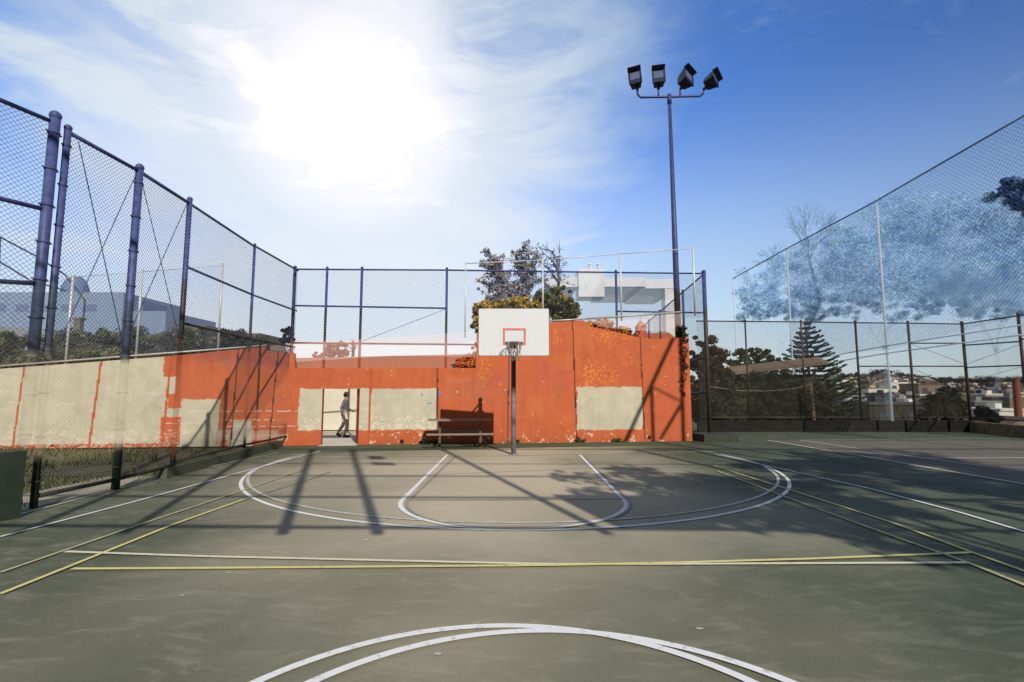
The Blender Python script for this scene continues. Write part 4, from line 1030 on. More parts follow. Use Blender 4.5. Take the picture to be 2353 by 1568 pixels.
# ------------------------------------------------------------------ buildings beyond, left and centre
blue_b = mat('slate_blue_render', (0.20, 0.27, 0.40), 0.85, var=.08, scale=1.5)
blue_d = mat('slate_blue_dark', (0.12, 0.17, 0.30), 0.85, var=.08, scale=1.5)
LB = empty('office_building', (D(150, 750, 42).x, 42, 0), 'flat-roofed slate blue building behind the hedge at left', 'building'); O_ = LB.location
mb = MB(); pxbox(mb, -260, 672, 285, 770, 42, 8, 0); loc_shift(mb, O_).build('main_block', blue_b, LB)
mb = MB(); pxbox(mb, 286, 715, 382, 770, 41, 7, 0); loc_shift(mb, O_).build('side_block', blue_b, LB)
mb = MB(); pxbox(mb, 205, 692, 330, 714, 43.5, 3, 0); loc_shift(mb, O_).build('roof_block', blue_d, LB)
mb = MB(); c_ = D(172, 680, 45); mb.ball((c_.x, 45, c_.z), (1.1, 1.1, 1.9), 14); loc_shift(mb, O_).build('dome', blue_d, LB, True)
for k in range(7):
    mb = MB(); pxbox(mb, -120 + k*52, 700, -90 + k*52, 716, 41.98, .05); loc_shift(mb, O_).build('window', blue_d, LB)
GR = empty('grey_roofed_house', (D(80, 760, 30).x, 30, 0), 'house with a low grey roof and small chimney behind the hedge at far left', 'house'); O_ = GR.location
mb = MB(); a = D(-160, 768, 27); b_ = D(210, 778, 27); r1 = D(-160, 742, 31); r2 = D(150, 760, 31)
mb.quad(a, b_, r2, r1); mb.quad(r1, r2, (b_.x, 35, b_.z), (a.x, 35, a.z)); loc_shift(mb, O_).build('roof', mat('grey_roof', (.22, .21, .21), .8, var=.2, scale=5), GR)
mb = MB(); mb.box(((a.x+b_.x)/2, 31, 1.9), (b_.x-a.x-.4, 7.6, 3.7)); loc_shift(mb, O_).build('house_wall', gb, GR)
mb = MB(); c_ = D(180, 762, 29); mb.box((c_.x, 29, c_.z + .2), (.35, .3, 1.0)); mb.box((c_.x, 29, c_.z + .75), (.5, .4, .1)); loc_shift(mb, O_).build('chimney', gb, GR)
# pale house with white parapet and square chimney, centre right
PH = empty('parapet_house', (D(1440, 700, 38).x, 38, 0), 'pale blue house with white parapet and square white chimney block beyond the fence', 'house'); O_ = PH.location
pb = mat('pale_blue_render', (.42, .56, .66), .85, var=.04, scale=2, alpha=.12); wh = mat('white_render', (.78, .78, .80), .8, var=.03, alpha=.6)
mb = MB(); pxbox(mb, 1262, 657, 1560, 740, 38.1, 7, 0); loc_shift(mb, O_).build('house_wall', pb, PH)
mb = MB(); pxbox(mb, 1256, 637, 1327, 660, 38, 7.2); pxbox(mb, 1389, 638, 1482, 659, 38, 7.2); pxbox(mb, 1483, 641, 1562, 663, 38, 7.2); loc_shift(mb, O_).build('parapet', wh, PH)
mb = MB(); pxbox(mb, 1330, 618, 1388, 682, 37.85, 2.0); ch = loc_shift(mb, O_).build('chimney', wh, PH)
for px in (1356, 1376):
    p = D(px, 618, 38); mb = MB(); mb.tube([p, p + Vector((0, 0, .28))], .14, 12); mb.ball((p.x, p.y, p.z + .32), (.19, .19, .1), 12); loc_shift(mb, O_).build('vent_pot', wh, ch)
mb = MB(); pxbox(mb, 1530, 658, 1558, 740, 38.05, 1.0, 0); loc_shift(mb, O_).build('pilaster', wh, PH)

# ------------------------------------------------------------------ receding fence and far right fence
a = T[-1]; e = D(1448, 775, 34)
pts = [(a.x, a.y)] + [(a.x + (e.x - a.x)*f_, a.y + (34 - a.y)*f_) for f_ in (.18, .45, .62, .8, 1)]
zs = [6.15 + (e.z - 6.15) * f_ for f_ in (0, .18, .45, .62, .8, 1)]
post_dk = mat('rusty_dark_post', (0.045, 0.032, 0.026), 0.6, var=.3, scale=14); wire_dk = mat('dark_wire', (0.075, 0.07, 0.06), .5)
fence('side_chain_fence', 'dark fence receding away from the corner post right of the floodlight mast', None, banded('corner_post_bands', [(0, (0.045, 0.032, 0.026)), (4.9, BLUE)], 0.5), wire_dk, pts, .2, zs,
      [(lambda i: zs[i], lambda i: zs[i]), (lambda i: 3.0, lambda i: 3.0), (lambda i: 1.7 , lambda i: 1.7)], pbase=0.0, r_post=[.075, .05, .05, .05, .05, .06], pitch=.12, wr=.0028, r_rail=.03)
# return panel at the right end, between wall and end post
p0 = on_wall(1572, 1010); p1 = (T[-1].x, T[-1].y)
mb = MB()
vine_c = []; 
for i in range(90):
    f_ = rg.random(); q = on_wall(1566 + rg.uniform(-6, 10), 752 + 100*f_ if rg.random() < .85 else 850 + 60*f_, .1); vine_c.append((q.x, q.y - .05, q.z))
vn = empty('ivy', (vine_c[0][0], vine_c[0][1], 0), 'dark ivy climbing the mast and the right edge of the orange wall', 'plant')
V_, F_, C_ = leaves(vine_c, [.11]*len(vine_c), 30, .04, ((.02,.018,.01),(.035,.03,.015),(.05,.03,.015)), rg); np_mesh('foliage', V_ - np.array(vn.location), F_, C_, leaf_mat('foliage'), vn)
# concrete foot at the corner post
mb = MB(); q = G(1660, 1030); mb.box((7.2, 18.1, .13), (1.3, 1.1, .26), rz=.15); tag(mb.build('plinth', mat('dark_plinth', (.035, .04, .03), .9, var=.3)), 'dark concrete plinth under the corner post right of the mast', 'plinth')

FRD = 22.0
fpx = [1600, 1712, 1840, 1965, 2086, 2210]
FP = [D(x, 742, FRD + (i*.0)) for i, x in enumerate(fpx)]
zt = [D(x, y, FRD).z for x, y in zip(fpx, (738, 739, 740, 742, 743, 745))]
rgf = fence('court_boundary_fence', 'dark rusty fence along the far side of the right-hand court, before the town', 'boundary fence of the right-hand court', post_dk, wire_dk,
      [(p.x, FRD) for p in FP], .55, zt, [(lambda i: zt[i], lambda i: zt[i]), (lambda i: D(0, 842, FRD).z, lambda i: D(0, 842, FRD).z, (3, 4)), (lambda i: D(0, 789, FRD).z, lambda i: D(0, 789, FRD).z, (4,)), (.62, .62)],
      r_post=[.0, .035, .035, .045, .05, .06], pitch=.10, wr=.004, r_rail=.028,
      braces=[((FP[4].x, FRD - .03, D(0, 790, FRD).z), (FP[5].x, FRD - .03, D(0, 838, FRD).z)), ((FP[4].x, FRD - .03, D(0, 845, FRD).z), (D(2165, 880, FRD).x, FRD - .03, D(0, 880, FRD).z))])
c2p = [(FP[5].x, FRD), (D(2340, 730, 19.4).x, 19.4), (D(2500, 700, 16.4).x, 16.4)]
zt2 = [zt[5], D(2340, 726, 19.4).z, D(2500, 695, 16.4).z]
fence('court_boundary_fence', 'last bay of the boundary fence turning towards the camera at the right edge', 'boundary fence of the right-hand court', post_dk, wire_dk,
      c2p, .55, zt2, [(lambda i: zt2[i], lambda i: zt2[i]), (lambda i: D(0, 789, 21).z, lambda i: D(0, 785, 19.4).z), (lambda i: D(0, 842, 21).z, lambda i: D(0, 840, 19.4).z), (.62, .62)], r_post=[0, .055, .05], pitch=.10, wr=.004, r_rail=.028,
      braces=[((c2p[0][0], FRD - .03, D(0, 838, FRD).z), (c2p[1][0], c2p[1][1], D(0, 791, 19.4).z)), ((c2p[1][0], c2p[1][1], D(0, 842, 19.4).z), (c2p[0][0] - .9, FRD - .1, D(0, 890, 22).z))])
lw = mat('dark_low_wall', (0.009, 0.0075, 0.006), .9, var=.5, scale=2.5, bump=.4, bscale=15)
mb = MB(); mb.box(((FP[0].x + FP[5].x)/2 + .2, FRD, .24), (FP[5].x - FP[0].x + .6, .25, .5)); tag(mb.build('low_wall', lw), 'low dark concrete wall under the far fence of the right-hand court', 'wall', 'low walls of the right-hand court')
mb = MB(); dx, dy = c2p[2][0] - c2p[0][0], c2p[2][1] - c2p[0][1]; ll = math.hypot(dx, dy)
mb.box(((c2p[0][0]+c2p[2][0])/2, (c2p[0][1]+c2p[2][1])/2, .22), (ll, .3, .46), rz=math.atan2(dy, dx)); tag(mb.build('low_wall', mat('brown_stone', (.16, .11, .07), .9, var=.5, scale=4, bump=.4, bscale=15)), 'brown weathered low wall turning towards the camera at the right edge', 'wall', 'low walls of the right-hand court')  # brown stone, lighter than the far low wall

# pale high fence standing above, right side
GX = 15.6
gpts = [(GX, 30.5), (GX, 27.8), (GX + .1, 21.4), (GX + .2, 14.5), (GX + .2, 10)]
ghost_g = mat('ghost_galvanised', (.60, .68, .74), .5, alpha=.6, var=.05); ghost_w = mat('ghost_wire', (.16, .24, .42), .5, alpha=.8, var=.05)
tz = [D(1685, 640, 36).z, D(1807, 572, 28.2).z, D(2013, 462, 21.3).z, 9.95, 9.95]
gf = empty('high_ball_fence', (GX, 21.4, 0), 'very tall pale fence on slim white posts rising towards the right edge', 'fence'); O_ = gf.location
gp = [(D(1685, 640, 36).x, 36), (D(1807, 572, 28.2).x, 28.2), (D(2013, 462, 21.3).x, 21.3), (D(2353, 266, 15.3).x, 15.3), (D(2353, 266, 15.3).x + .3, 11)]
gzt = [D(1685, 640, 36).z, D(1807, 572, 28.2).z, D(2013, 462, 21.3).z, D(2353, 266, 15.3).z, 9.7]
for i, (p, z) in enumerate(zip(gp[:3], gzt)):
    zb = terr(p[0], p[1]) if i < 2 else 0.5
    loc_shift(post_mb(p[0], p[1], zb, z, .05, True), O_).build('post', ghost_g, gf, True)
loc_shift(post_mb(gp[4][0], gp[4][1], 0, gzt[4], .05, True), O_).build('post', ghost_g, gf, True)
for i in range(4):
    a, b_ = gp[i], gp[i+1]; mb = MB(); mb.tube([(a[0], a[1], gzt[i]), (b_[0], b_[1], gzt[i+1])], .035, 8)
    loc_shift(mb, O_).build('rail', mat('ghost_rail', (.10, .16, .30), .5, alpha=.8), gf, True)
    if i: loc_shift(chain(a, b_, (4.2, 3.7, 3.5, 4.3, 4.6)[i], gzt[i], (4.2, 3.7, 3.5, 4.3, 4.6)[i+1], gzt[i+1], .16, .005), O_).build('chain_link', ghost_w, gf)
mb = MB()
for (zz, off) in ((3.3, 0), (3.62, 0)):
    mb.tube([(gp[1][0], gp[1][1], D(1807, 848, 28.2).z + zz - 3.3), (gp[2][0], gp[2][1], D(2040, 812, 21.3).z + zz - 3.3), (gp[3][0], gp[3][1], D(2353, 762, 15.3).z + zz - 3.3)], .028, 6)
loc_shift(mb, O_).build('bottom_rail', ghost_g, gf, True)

# ------------------------------------------------------------------ trees on the right
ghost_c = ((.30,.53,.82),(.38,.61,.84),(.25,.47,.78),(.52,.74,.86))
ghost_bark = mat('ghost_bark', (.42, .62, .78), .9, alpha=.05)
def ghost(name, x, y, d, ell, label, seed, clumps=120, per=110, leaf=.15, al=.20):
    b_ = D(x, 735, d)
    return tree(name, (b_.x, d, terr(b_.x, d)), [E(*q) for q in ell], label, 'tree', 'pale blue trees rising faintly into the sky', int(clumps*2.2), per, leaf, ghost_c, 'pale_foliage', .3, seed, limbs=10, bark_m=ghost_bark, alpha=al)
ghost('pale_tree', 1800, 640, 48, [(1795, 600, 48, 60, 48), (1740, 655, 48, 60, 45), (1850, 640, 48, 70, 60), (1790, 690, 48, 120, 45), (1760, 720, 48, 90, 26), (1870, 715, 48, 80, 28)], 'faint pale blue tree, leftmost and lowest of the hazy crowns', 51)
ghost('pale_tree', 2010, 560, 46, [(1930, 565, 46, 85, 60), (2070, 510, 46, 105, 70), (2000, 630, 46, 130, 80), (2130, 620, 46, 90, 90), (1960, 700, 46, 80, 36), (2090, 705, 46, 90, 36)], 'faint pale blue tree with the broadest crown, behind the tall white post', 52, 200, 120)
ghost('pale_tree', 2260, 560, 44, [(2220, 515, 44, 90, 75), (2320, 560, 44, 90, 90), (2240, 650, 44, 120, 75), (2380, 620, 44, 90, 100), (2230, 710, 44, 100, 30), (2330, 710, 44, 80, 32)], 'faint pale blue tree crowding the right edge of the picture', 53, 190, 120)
# darker crown at top right
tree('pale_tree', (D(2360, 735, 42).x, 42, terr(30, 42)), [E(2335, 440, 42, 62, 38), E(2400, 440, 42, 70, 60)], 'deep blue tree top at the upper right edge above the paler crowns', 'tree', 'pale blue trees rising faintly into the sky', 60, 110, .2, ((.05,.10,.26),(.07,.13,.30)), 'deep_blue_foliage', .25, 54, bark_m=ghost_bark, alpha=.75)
# bare twig tree
rg2 = np.random.default_rng(61)
bt_ = D(1880, 560, 47); root = empty('bare_tree', (bt_.x, 47, terr(bt_.x, 47)), 'bare twiggy tree top above the pale crowns', 'tree', 'pale blue trees rising faintly into the sky')
mb = MB()
def twig(p, d_, l_, r_, lev):
    q = p + d_ * l_; mb.tube([p, p.lerp(q, .5) + Vector((rg2.normal(), rg2.normal(), rg2.normal())) * l_ * .05, q], [r_, r_*.8, r_*.6], 5, caps=False)
    if lev == 0: return
    for k in range(3):
        nd_ = (d_ + Vector((rg2.normal()*.42, rg2.normal()*.42, rg2.normal()*.22 + .1))).normalized(); twig(p.lerp(q, rg2.uniform(.5, 1)), nd_, l_*rg2.uniform(.6, .85), r_*.6, lev - 1)
b0 = Vector((bt_.x, 47, terr(bt_.x, 47))); f0 = D(1860, 600, 47); limb(mb, b0, f0, .3, .12, 3)
for k in range(5): twig(f0, Vector((-.35 + .2*k, 0, 1)).normalized(), 2.2, .05, 4)
loc_shift(mb, b0).build('branches', mat('ghost_twig', (.22, .34, .48), .9, alpha=.5), root)

rc = ((.022,.022,.012),(.035,.032,.016),(.05,.042,.018),(.03,.04,.015))
rt = ((.05,.022,.014),(.07,.03,.018),(.035,.02,.014))
def T2(name, x, d, ell, label, cols, seed, cat='tree', group='dark trees beyond the right-hand court', clumps=60, per=110, leaf=.09, trunk=.14, yb=None):
    b_ = D(x, 940, d); return tree(name, (b_.x, d, terr(b_.x, d)), [E(*q) for q in ell], label, cat, group, clumps, per, leaf, cols, 'foliage', trunk, seed, limbs=9)
T2('round_tree', 1635, 27, [(1640, 800, 27, 34, 36), (1612, 790, 27, 24, 22), (1640, 850, 27, 40, 50), (1600, 850, 27, 30, 50), (1610, 920, 27, 50, 50)], 'dark reddish-brown round tree just right of the corner post', rt, 71, clumps=130, per=130, leaf=.085)
T2('bushy_tree', 1735, 34, [(1715, 815, 34, 30, 22), (1750, 825, 34, 34, 24), (1785, 838, 34, 24, 20), (1700, 850, 34, 40, 30), (1770, 865, 34, 50, 25)], 'bushy green tree between the round tree and the tall conifer', ((.03,.045,.018),(.055,.075,.03),(.02,.028,.012)), 72, clumps=110, per=120, leaf=.1)
T2('shrub', 1680, 24.5, [(1665, 915, 24.5, 36, 52), (1700, 935, 24.5, 30, 40)], 'brownish shrub behind the low wall, first right of the corner post', ((.05,.045,.02),(.08,.065,.03),(.03,.028,.014)), 73, 'shrub', 'shrubs along the low wall', 60, 130, .06, .05)
T2('shrub', 1735, 24.7, [(1735, 905, 24.7, 36, 52), (1750, 940, 24.7, 36, 34)], 'tallest brown-green shrub below the tan eave', ((.05,.055,.02),(.085,.085,.035),(.03,.03,.015)), 74, 'shrub', 'shrubs along the low wall', 60, 130, .06, .05)
T2('shrub', 1800, 24.6, [(1790, 905, 24.6, 38, 48), (1820, 920, 24.6, 40, 50)], 'dark shrub between the wooden pole and the tallest shrub', rc, 75, 'shrub', 'shrubs along the low wall', 60, 130, .06, .05)
T2('shrub', 1885, 25.6, [(1885, 925, 25.6, 36, 45), (1905, 950, 25.6, 30, 24)], 'dark shrub under the tall conifer, right of the wooden pole', rc, 76, 'shrub', 'shrubs along the low wall', 60, 120, .07, .05)
T2('dark_tree', 2195, 30, [(2180, 925, 30, 26, 32), (2160, 945, 30, 30, 30), (2198, 950, 30, 26, 30), (2130, 958, 30, 22, 18)], 'dark dense tree right of the palm, before the corner of the boundary fence', ((.008,.010,.007),(.014,.016,.010)), 77, clumps=150, per=120, leaf=.1)
T2('dark_tree', 2265, 29, [(2262, 955, 29, 22, 24), (2280, 960, 29, 16, 16)], 'small dark tree right of the boundary fence corner post', ((.012,.015,.01),(.022,.024,.014)), 78, clumps=40, per=100, leaf=.09)
# palm
pb0 = D(2148, 940, 27.5)
rosette('palm', (pb0.x, 27.5, terr(pb0.x, 27.5)), tuple(D(2146, 922, 27.5)), 26, 1.15, .05, mat('palm_leaf', (.05, .055, .02), .7, var=.4), 'small dark palm among the trees before the town', 'palm', 9, droop=.55, trunk=.12)
# Norfolk pine
nb = D(1868, 970, 29); base = (nb.x, 29, terr(nb.x, 29)); root = empty('norfolk_pine', base, 'tall symmetrical conifer with tiered branches on the skyline of the right-hand court', 'tree')
ztp = D(1862, 741, 29).z; zbt = D(0, 965, 29).z; mb = MB(); mb.tube([base, (nb.x - .1, 29, ztp)], [.22, .03], 8); loc_shift(mb, base).build('trunk', bark, root, True)
cen = []; rad = []; mb = MB(); ntier = 21
for k in range(ntier):
    f_ = (k + .4) / ntier; z = ztp - f_ * (ztp - zbt); ln = (.12 + 2.9 * f_ ** .78) * (1 if f_ < .75 else 1 - (f_ - .75) * .5)
    nb_ = 8
    for j in range(nb_):
        az = 2*math.pi*(j + .5*(k % 2) + rg2.uniform(-.15, .15)) / nb_; l_ = ln * rg2.uniform(.82, 1.1)
        dv = Vector((math.cos(az), math.sin(az), 0)); o0 = Vector((nb.x, 29, z))
        P = [o0 + dv * l_ * t_ + Vector((0, 0, -.10 * l_ * math.sin(t_ * math.pi * .9) + .16 * l_ * t_ * t_)) for t_ in (0, .25, .5, .75, 1)]
        mb.tube(P, [.02, .016, .013, .01, .006], 4, caps=False)
        ns = max(3, int(l_ / .075))
        for s_ in range(ns):
            t_ = .12 + .88 * s_ / ns; i_ = min(3, int(t_ * 4)); q = P[i_].lerp(P[i_+1], t_ * 4 - i_); cen.append(tuple(q + Vector((0, 0, .03)))); rad.append(.085)
loc_shift(mb, base).build('branches', bark, root)
V_, F_, C_ = leaves(cen, rad, 16, .05, ((.022,.038,.022),(.035,.055,.03),(.05,.075,.04)), rg2, squash=.7); np_mesh('crown', V_ - np.array(base), F_, C_, leaf_mat('foliage'), root)
# tan eave roof among the trees and pale block, pole with wire
EV = empty('shed', (D(1790, 850, 25.6).x, 26, 0), 'tan slatted roof edge of a building running behind the conifer', 'building'); O_ = EV.location
mb = MB(); a, b_ = D(1690, 856, 25.4), D(1905, 832, 25.4)
mb.quad(a, b_, b_ + Vector((0, .9, .32)), a + Vector((0, .9, .32))); mb.box(((a + b_)/2 + Vector((0, .05, -.05))), ((b_ - a).length, .05, .12), ry=-math.atan2(b_.z - a.z, b_.x - a.x))
loc_shift(mb, O_).build('roof', mat('tan_slats', (.17, .12, .08), .8, var=.35, scale=40, stretch=(6, 1, 1)), EV)
mb = MB(); mb.box(((a.x+b_.x)/2, 27.6, (a.z - 4.2)/2 - .1), ((b_.x-a.x) * .9, 2.6, a.z + 4.2)); loc_shift(mb, O_).build('shed_wall', mat('dark_timber', (.03, .026, .02), .9, var=.4, scale=5), EV)
PB = empty('white_house', (D(1650, 900, 31).x, 31, -4), 'small white-walled block half hidden behind the round tree and shrubs', 'house')
wp_ = empty('utility_pole', (D(1867, 960, 25).x, 25, terr(15, 25)), 'leaning brown wooden pole with a slack cable in front of the conifer', 'pole'); O_ = wp_.location
mb = MB(); mb.tube([(O_.x + .1, 25, O_.z), D(1862, 878, 25)], [.11, .09], 10); loc_shift(mb, O_).build('pole_shaft', mat('weathered_wood', (.13, .085, .045), .9, var=.3, scale=9, stretch=(6, 6, 1)), wp_, True)
mb = MB(); P = [D(x, y, 24.0) for x, y in ((1630, 889), (1700, 898), (1760, 899), (1820, 894), (1862, 884))]; mb.tube(P, .014, 5, caps=False); loc_shift(mb, O_).build('cable', mat('pale_cable', (.30, .25, .17), .8), wp_)
a, b_ = D(1640, 878, 31), D(1668, 925, 31); mb = MB(); mb.box(((a.x+b_.x)/2 - PB.location.x, 0, (a.z)/2 + 2), (b_.x-a.x + 1.5, 2, a.z + 4)); mb.build('house_wall', mat('offwhite', (.4, .37, .33), .8), PB)
mb = MB(); mb.box((.1, -1.02, a.z + 3.0), (.35, .06, .5)); mb.build('window', gl, PB)

# ------------------------------------------------------------------ town in the valley
hm = {n: mat('house_' + n, c, .85, var=.06, scale=.4) for n, c in dict(cream=(.42,.37,.25), white=(.52,.49,.43), grey=(.10,.10,.105), tan=(.15,.105,.075), pink=(.18,.13,.115), blue=(.10,.12,.155), yellow=(.40,.32,.17), brown=(.026,.020,.017)).items()}
rm = {n: mat('roofing_' + n, c, .85, var=.15, scale=.5) for n, c in dict(dark=(.05,.048,.05), grey=(.18,.18,.18), brown=(.09,.06,.045), red=(.14,.07,.055), pale=(.55,.53,.48)).items()}
winm = mat('far_window', (.045, .05, .06), .3)
used_labels = {}
def house(x0, x1, yt, d, wall_c, roof_c, gable=False, rz=0.0, floors=2, desc='', depth=None, wins=True, name=None):
    a, b_ = D(x0, yt, d), D(x1, yt, d); w = b_.x - a.x; cx_ = (a.x + b_.x) / 2; top = a.z; gz_ = terr(cx_, d) - .5; dp = depth or max(6, w * .8)
    if top - gz_ < 2.5: gz_ = top - 4
    rowd = 'front row' if d < 75 else ('near row' if d < 130 else ('middle row' if d < 260 else ('upper row' if d < 420 else 'far hillside')))
    if name is None: name = 'town_house'
    lab = f"{wall_c} {'gabled' if gable else 'flat-roofed'} town house {desc}" if desc else None
    root = empty(name, (cx_, d + dp/2, gz_), lab, 'house', 'houses of the town in the valley', rz)
    h = top - gz_; hb = h if not gable else h - w * .22
    mb = MB(); mb.box((0, 0, hb/2), (w, dp, hb)); mb.build('walls', hm[wall_c], root)
    mb = MB()
    if gable:
        o_ = .25; z0 = hb - .02; zr_ = h
        mb.quad((-w/2 - o_, -dp/2 - o_, z0), (0, -dp/2 - o_, zr_), (0, dp/2 + o_, zr_), (-w/2 - o_, dp/2 + o_, z0)); mb.quad((0, -dp/2 - o_, zr_), (w/2 + o_, -dp/2 - o_, z0), (w/2 + o_, dp/2 + o_, z0), (0, dp/2 + o_, zr_))
        mb.build('roof', rm[roof_c], root)
        mb = MB(); mb.poly([(-w/2, -dp/2, hb), (w/2, -dp/2, hb), (0, -dp/2, h - .05)]); mb.build('gable_end', hm[wall_c], root)
    else:
        mb.box((0, 0, h + .1), (w + .3, dp + .3, .25)); mb.box((w*.2, 0, h + .5), (w*.15 + .3, 1.2, .7)); mb.build('roof', rm[roof_c], root)
    if wins:
        n = max(2, min(4, int(w / 2.6)))
        for f_ in range(floors):
            z = h - (1.5 + f_*2.9) - (w * .22 if gable else 0)
            if z < 1: break
            for k in range(n):
                mb = MB(); mb.box((-w/2 + w*(k + .5)/n, -dp/2 - .02, z), (min(1.2, w/n*.5), .08, 1.3)); mb.build('window', winm, root)
    return root
H = house
H(1990, 2130, 930, 52, 'brown', 'dark', False, .05, 1, 'wide and dark-roofed, directly behind the low wall', depth=9)
H(2120, 2200, 945, 60, 'grey', 'dark', False, 0, 1, 'behind the palm, low and dark', depth=8)
H(2295, 2420, 958, 42, 'tan', 'brown', True, .0, 1, 'with brown roof at the right edge just over the low wall')
H(2085, 2135, 930, 88, 'white', 'pale', False, -.1, 1, 'with bright flat roof left of the palm')
H(2035, 2080, 912, 100, 'white', 'dark', True, .1, 2, 'with steep dark roof below the four-window house')
H(1935, 1985, 912, 95, 'blue', 'grey', False, .1, 1, 'just right of the conifer, large and windowless', wins=False)
H(2000, 2060, 893, 130, 'white', 'grey', False, -.1, 2, 'tall pale block left of the four-window house')
H(2044, 2086, 880, 150, 'white', 'pale', False, 0, 2, 'with a row of four windows under the small hill')
H(2087, 2118, 882, 158, 'grey', 'grey', False, 0, 2, 'grey side block joined to the four-window house', wins=False)
H(2110, 2168, 884, 120, 'tan', 'brown', False, .0, 3, 'tall, in front of the wooded ridge')
H(2150, 2195, 890, 140, 'pink', 'grey', False, 0, 2, 'partly hidden by the dark dense tree')
H(2265, 2318, 908, 95, 'yellow', 'pale', False, 0, 2, 'with two storeys between the last two fence posts')
H(2319, 2375, 915, 88, 'tan', 'grey', False, 0, 1, 'plain, at right edge beside the yellow house', wins=False)
H(2240, 2300, 925, 80, 'grey', 'grey', False, 0, 1, 'low, left below the yellow house')
H(2225, 2262, 896, 150, 'blue', 'grey', False, 0, 2, 'right of the dark dense tree, behind')
H(2290, 2360, 944, 62, 'white', 'pale', False, 0, 1, 'low with white roof edge, above the brown-roofed house')
H(1950, 2000, 930, 70, 'cream', 'pale', False, 0, 1, 'small, at the foot of the conifer')
H(1995, 2040, 925, 85, 'tan', 'pale', False, 0, 1, 'with pale roof left of the steep dark roof')
H(2060, 2110, 918, 96, 'grey', 'grey', False, 0, 1, 'plain grey, above the bright flat roof', wins=False)
# the smaller houses climbing the hillside
rr = random.Random(5); cnt = 0
wc = ['cream', 'white', 'grey', 'tan', 'pink', 'blue', 'yellow']; rcs = ['dark', 'grey', 'brown', 'red', 'pale']
posts_px = [(1965, 'conifer-side post'), (2086, 'second-last post'), (2210, 'corner post'), (2340, 'last post')]
rows = [(868, 430), (873, 330), (879, 260), (886, 210), (893, 175), (901, 140), (908, 118)]
combos = set()
for ri, (yy, d_) in enumerate(rows):
    x = 1915 + rr.uniform(0, 14)
    xe = 2150 if ri < 2 else 2375
    while x < xe:
        w = rr.uniform(9, 15) * (1 + ri * .13); c1 = rr.choice(wc); r1_ = rr.choice(rcs); gb_ = rr.random() < .4
        pname = min(posts_px, key=lambda q: abs(q[0] - x)); side = 'left' if x < pname[0] else 'right'
        ordn = ['highest', 'second highest', 'third highest', 'fourth highest', 'fifth', 'sixth', 'lowest'][ri]
        off = int(abs(x - pname[0]) / 14); pos = ['beside', 'near', 'off', 'beyond', 'far from', 'farther from', 'farthest from'][min(6, off)]
        rn = {'dark': 'dark', 'grey': 'grey', 'brown': 'brown', 'red': 'reddish', 'pale': 'pale'}[r1_]
        tries = 0
        while (c1, rn, ordn, pname[1], side) in combos and tries < 30:
            c1 = rr.choice(wc); r1_ = rr.choice(rcs); rn = {'dark': 'dark', 'grey': 'grey', 'brown': 'brown', 'red': 'reddish', 'pale': 'pale'}[r1_]; tries += 1
        combos.add((c1, rn, ordn, pname[1], side))
        ds = d_ * rr.uniform(.93, 1.07)
        o = H(x, x + w, yy + rr.uniform(-3, 3), ds, c1, r1_, gb_, rr.uniform(-.4, .4), 1 if ri < 3 else 2, 'x', wins=ri >= 2)
        o['label'] = f"{c1} house, {rn} roof, {ordn} row, {side} of, {pos} the {pname[1]}"
        x += w + rr.uniform(0, 4)
# far trees: wooded ridges and single trees
far_c = ((.022,.024,.026),(.03,.032,.03),(.04,.038,.034))
def fartree(x, y, d, rx, rz_, label, seed, cl_=14, leaf=None, flat=False):
    b_ = D(x, y, d); zg = terr(b_.x, d)
    ell = [E(x, y, d, rx, rz_)]
    return tree('hillside_tree', (b_.x, d, min(zg, b_.z - 1)), ell, label, 'tree', 'single trees on the far hills', cl_, 60, leaf or d * .0012, far_c, 'foliage', d * .0007, seed, limbs=4)
for i, (x, y, rx, rz_, lb) in enumerate([(2008, 858, 8, 5, 'left-hand tree on the flank of the small hill'), (2016, 853, 7, 4, 'spreading flat tree left on the hill crest'), (2030, 850, 9, 4, 'flat-topped tree in the middle of the hill crest'), (2042, 853, 7, 4, 'flat-topped tree right on the hill crest'), (2072, 862, 9, 6, 'bushy tree on the right slope of the small hill'), (2085, 864, 6, 4, 'small tree farther down the right slope of the hill'), (1968, 860, 5, 4, 'lone round tree left of the small hill')]):
    fartree(x, y + (2 if i in (1,2,3) else 0), 600, rx, rz_, lb, 100 + i)
for i, (x, y, d, rx, rz_, lb) in enumerate([(2150, 880, 420, 26, 12, 'broad dark wooded crown left end of the long ridge'), (2185, 878, 420, 30, 10, 'dark wooded crown mid-ridge behind the dense tree'), (2225, 880, 400, 24, 10, 'dark wooded crown behind the corner fence post'), (2262, 882, 380, 22, 11, 'dark wooded crown right of the corner fence post'), (2295, 884, 380, 22, 9, 'dark wooded crown left of the reddish trunk-like stack'), (2330, 884, 360, 24, 12, 'dark wooded crown near the right edge'), (2360, 884, 350, 22, 12, 'dark wooded crown cut by the right edge'), (2115, 880, 450, 20, 6, 'low dark wooded crown right of the hill')]):
    fartree(x, y, d, rx, rz_, lb, 120 + i, 40)
# continuous woods on the far ridges
wc_ = []; wr_ = []
rgw = np.random.default_rng(88)
for i in range(620):
    x = rgw.uniform(1900, 2420); dd = rgw.uniform(430, 800); p = D(x, 880, dd); z = terr(p.x, dd)
    wc_.append((p.x, dd, z + rgw.uniform(0, 3.5))); wr_.append(rgw.uniform(3, 6.5))
V_, F_, C_ = leaves(wc_, wr_, 34, 1.0, far_c, rgw, squash=.7)
o = np_mesh('far_woods', V_, F_, C_, leaf_mat('foliage')); tag(o, 'dark woods covering the far ridges behind the town', 'woods', kind='stuff')
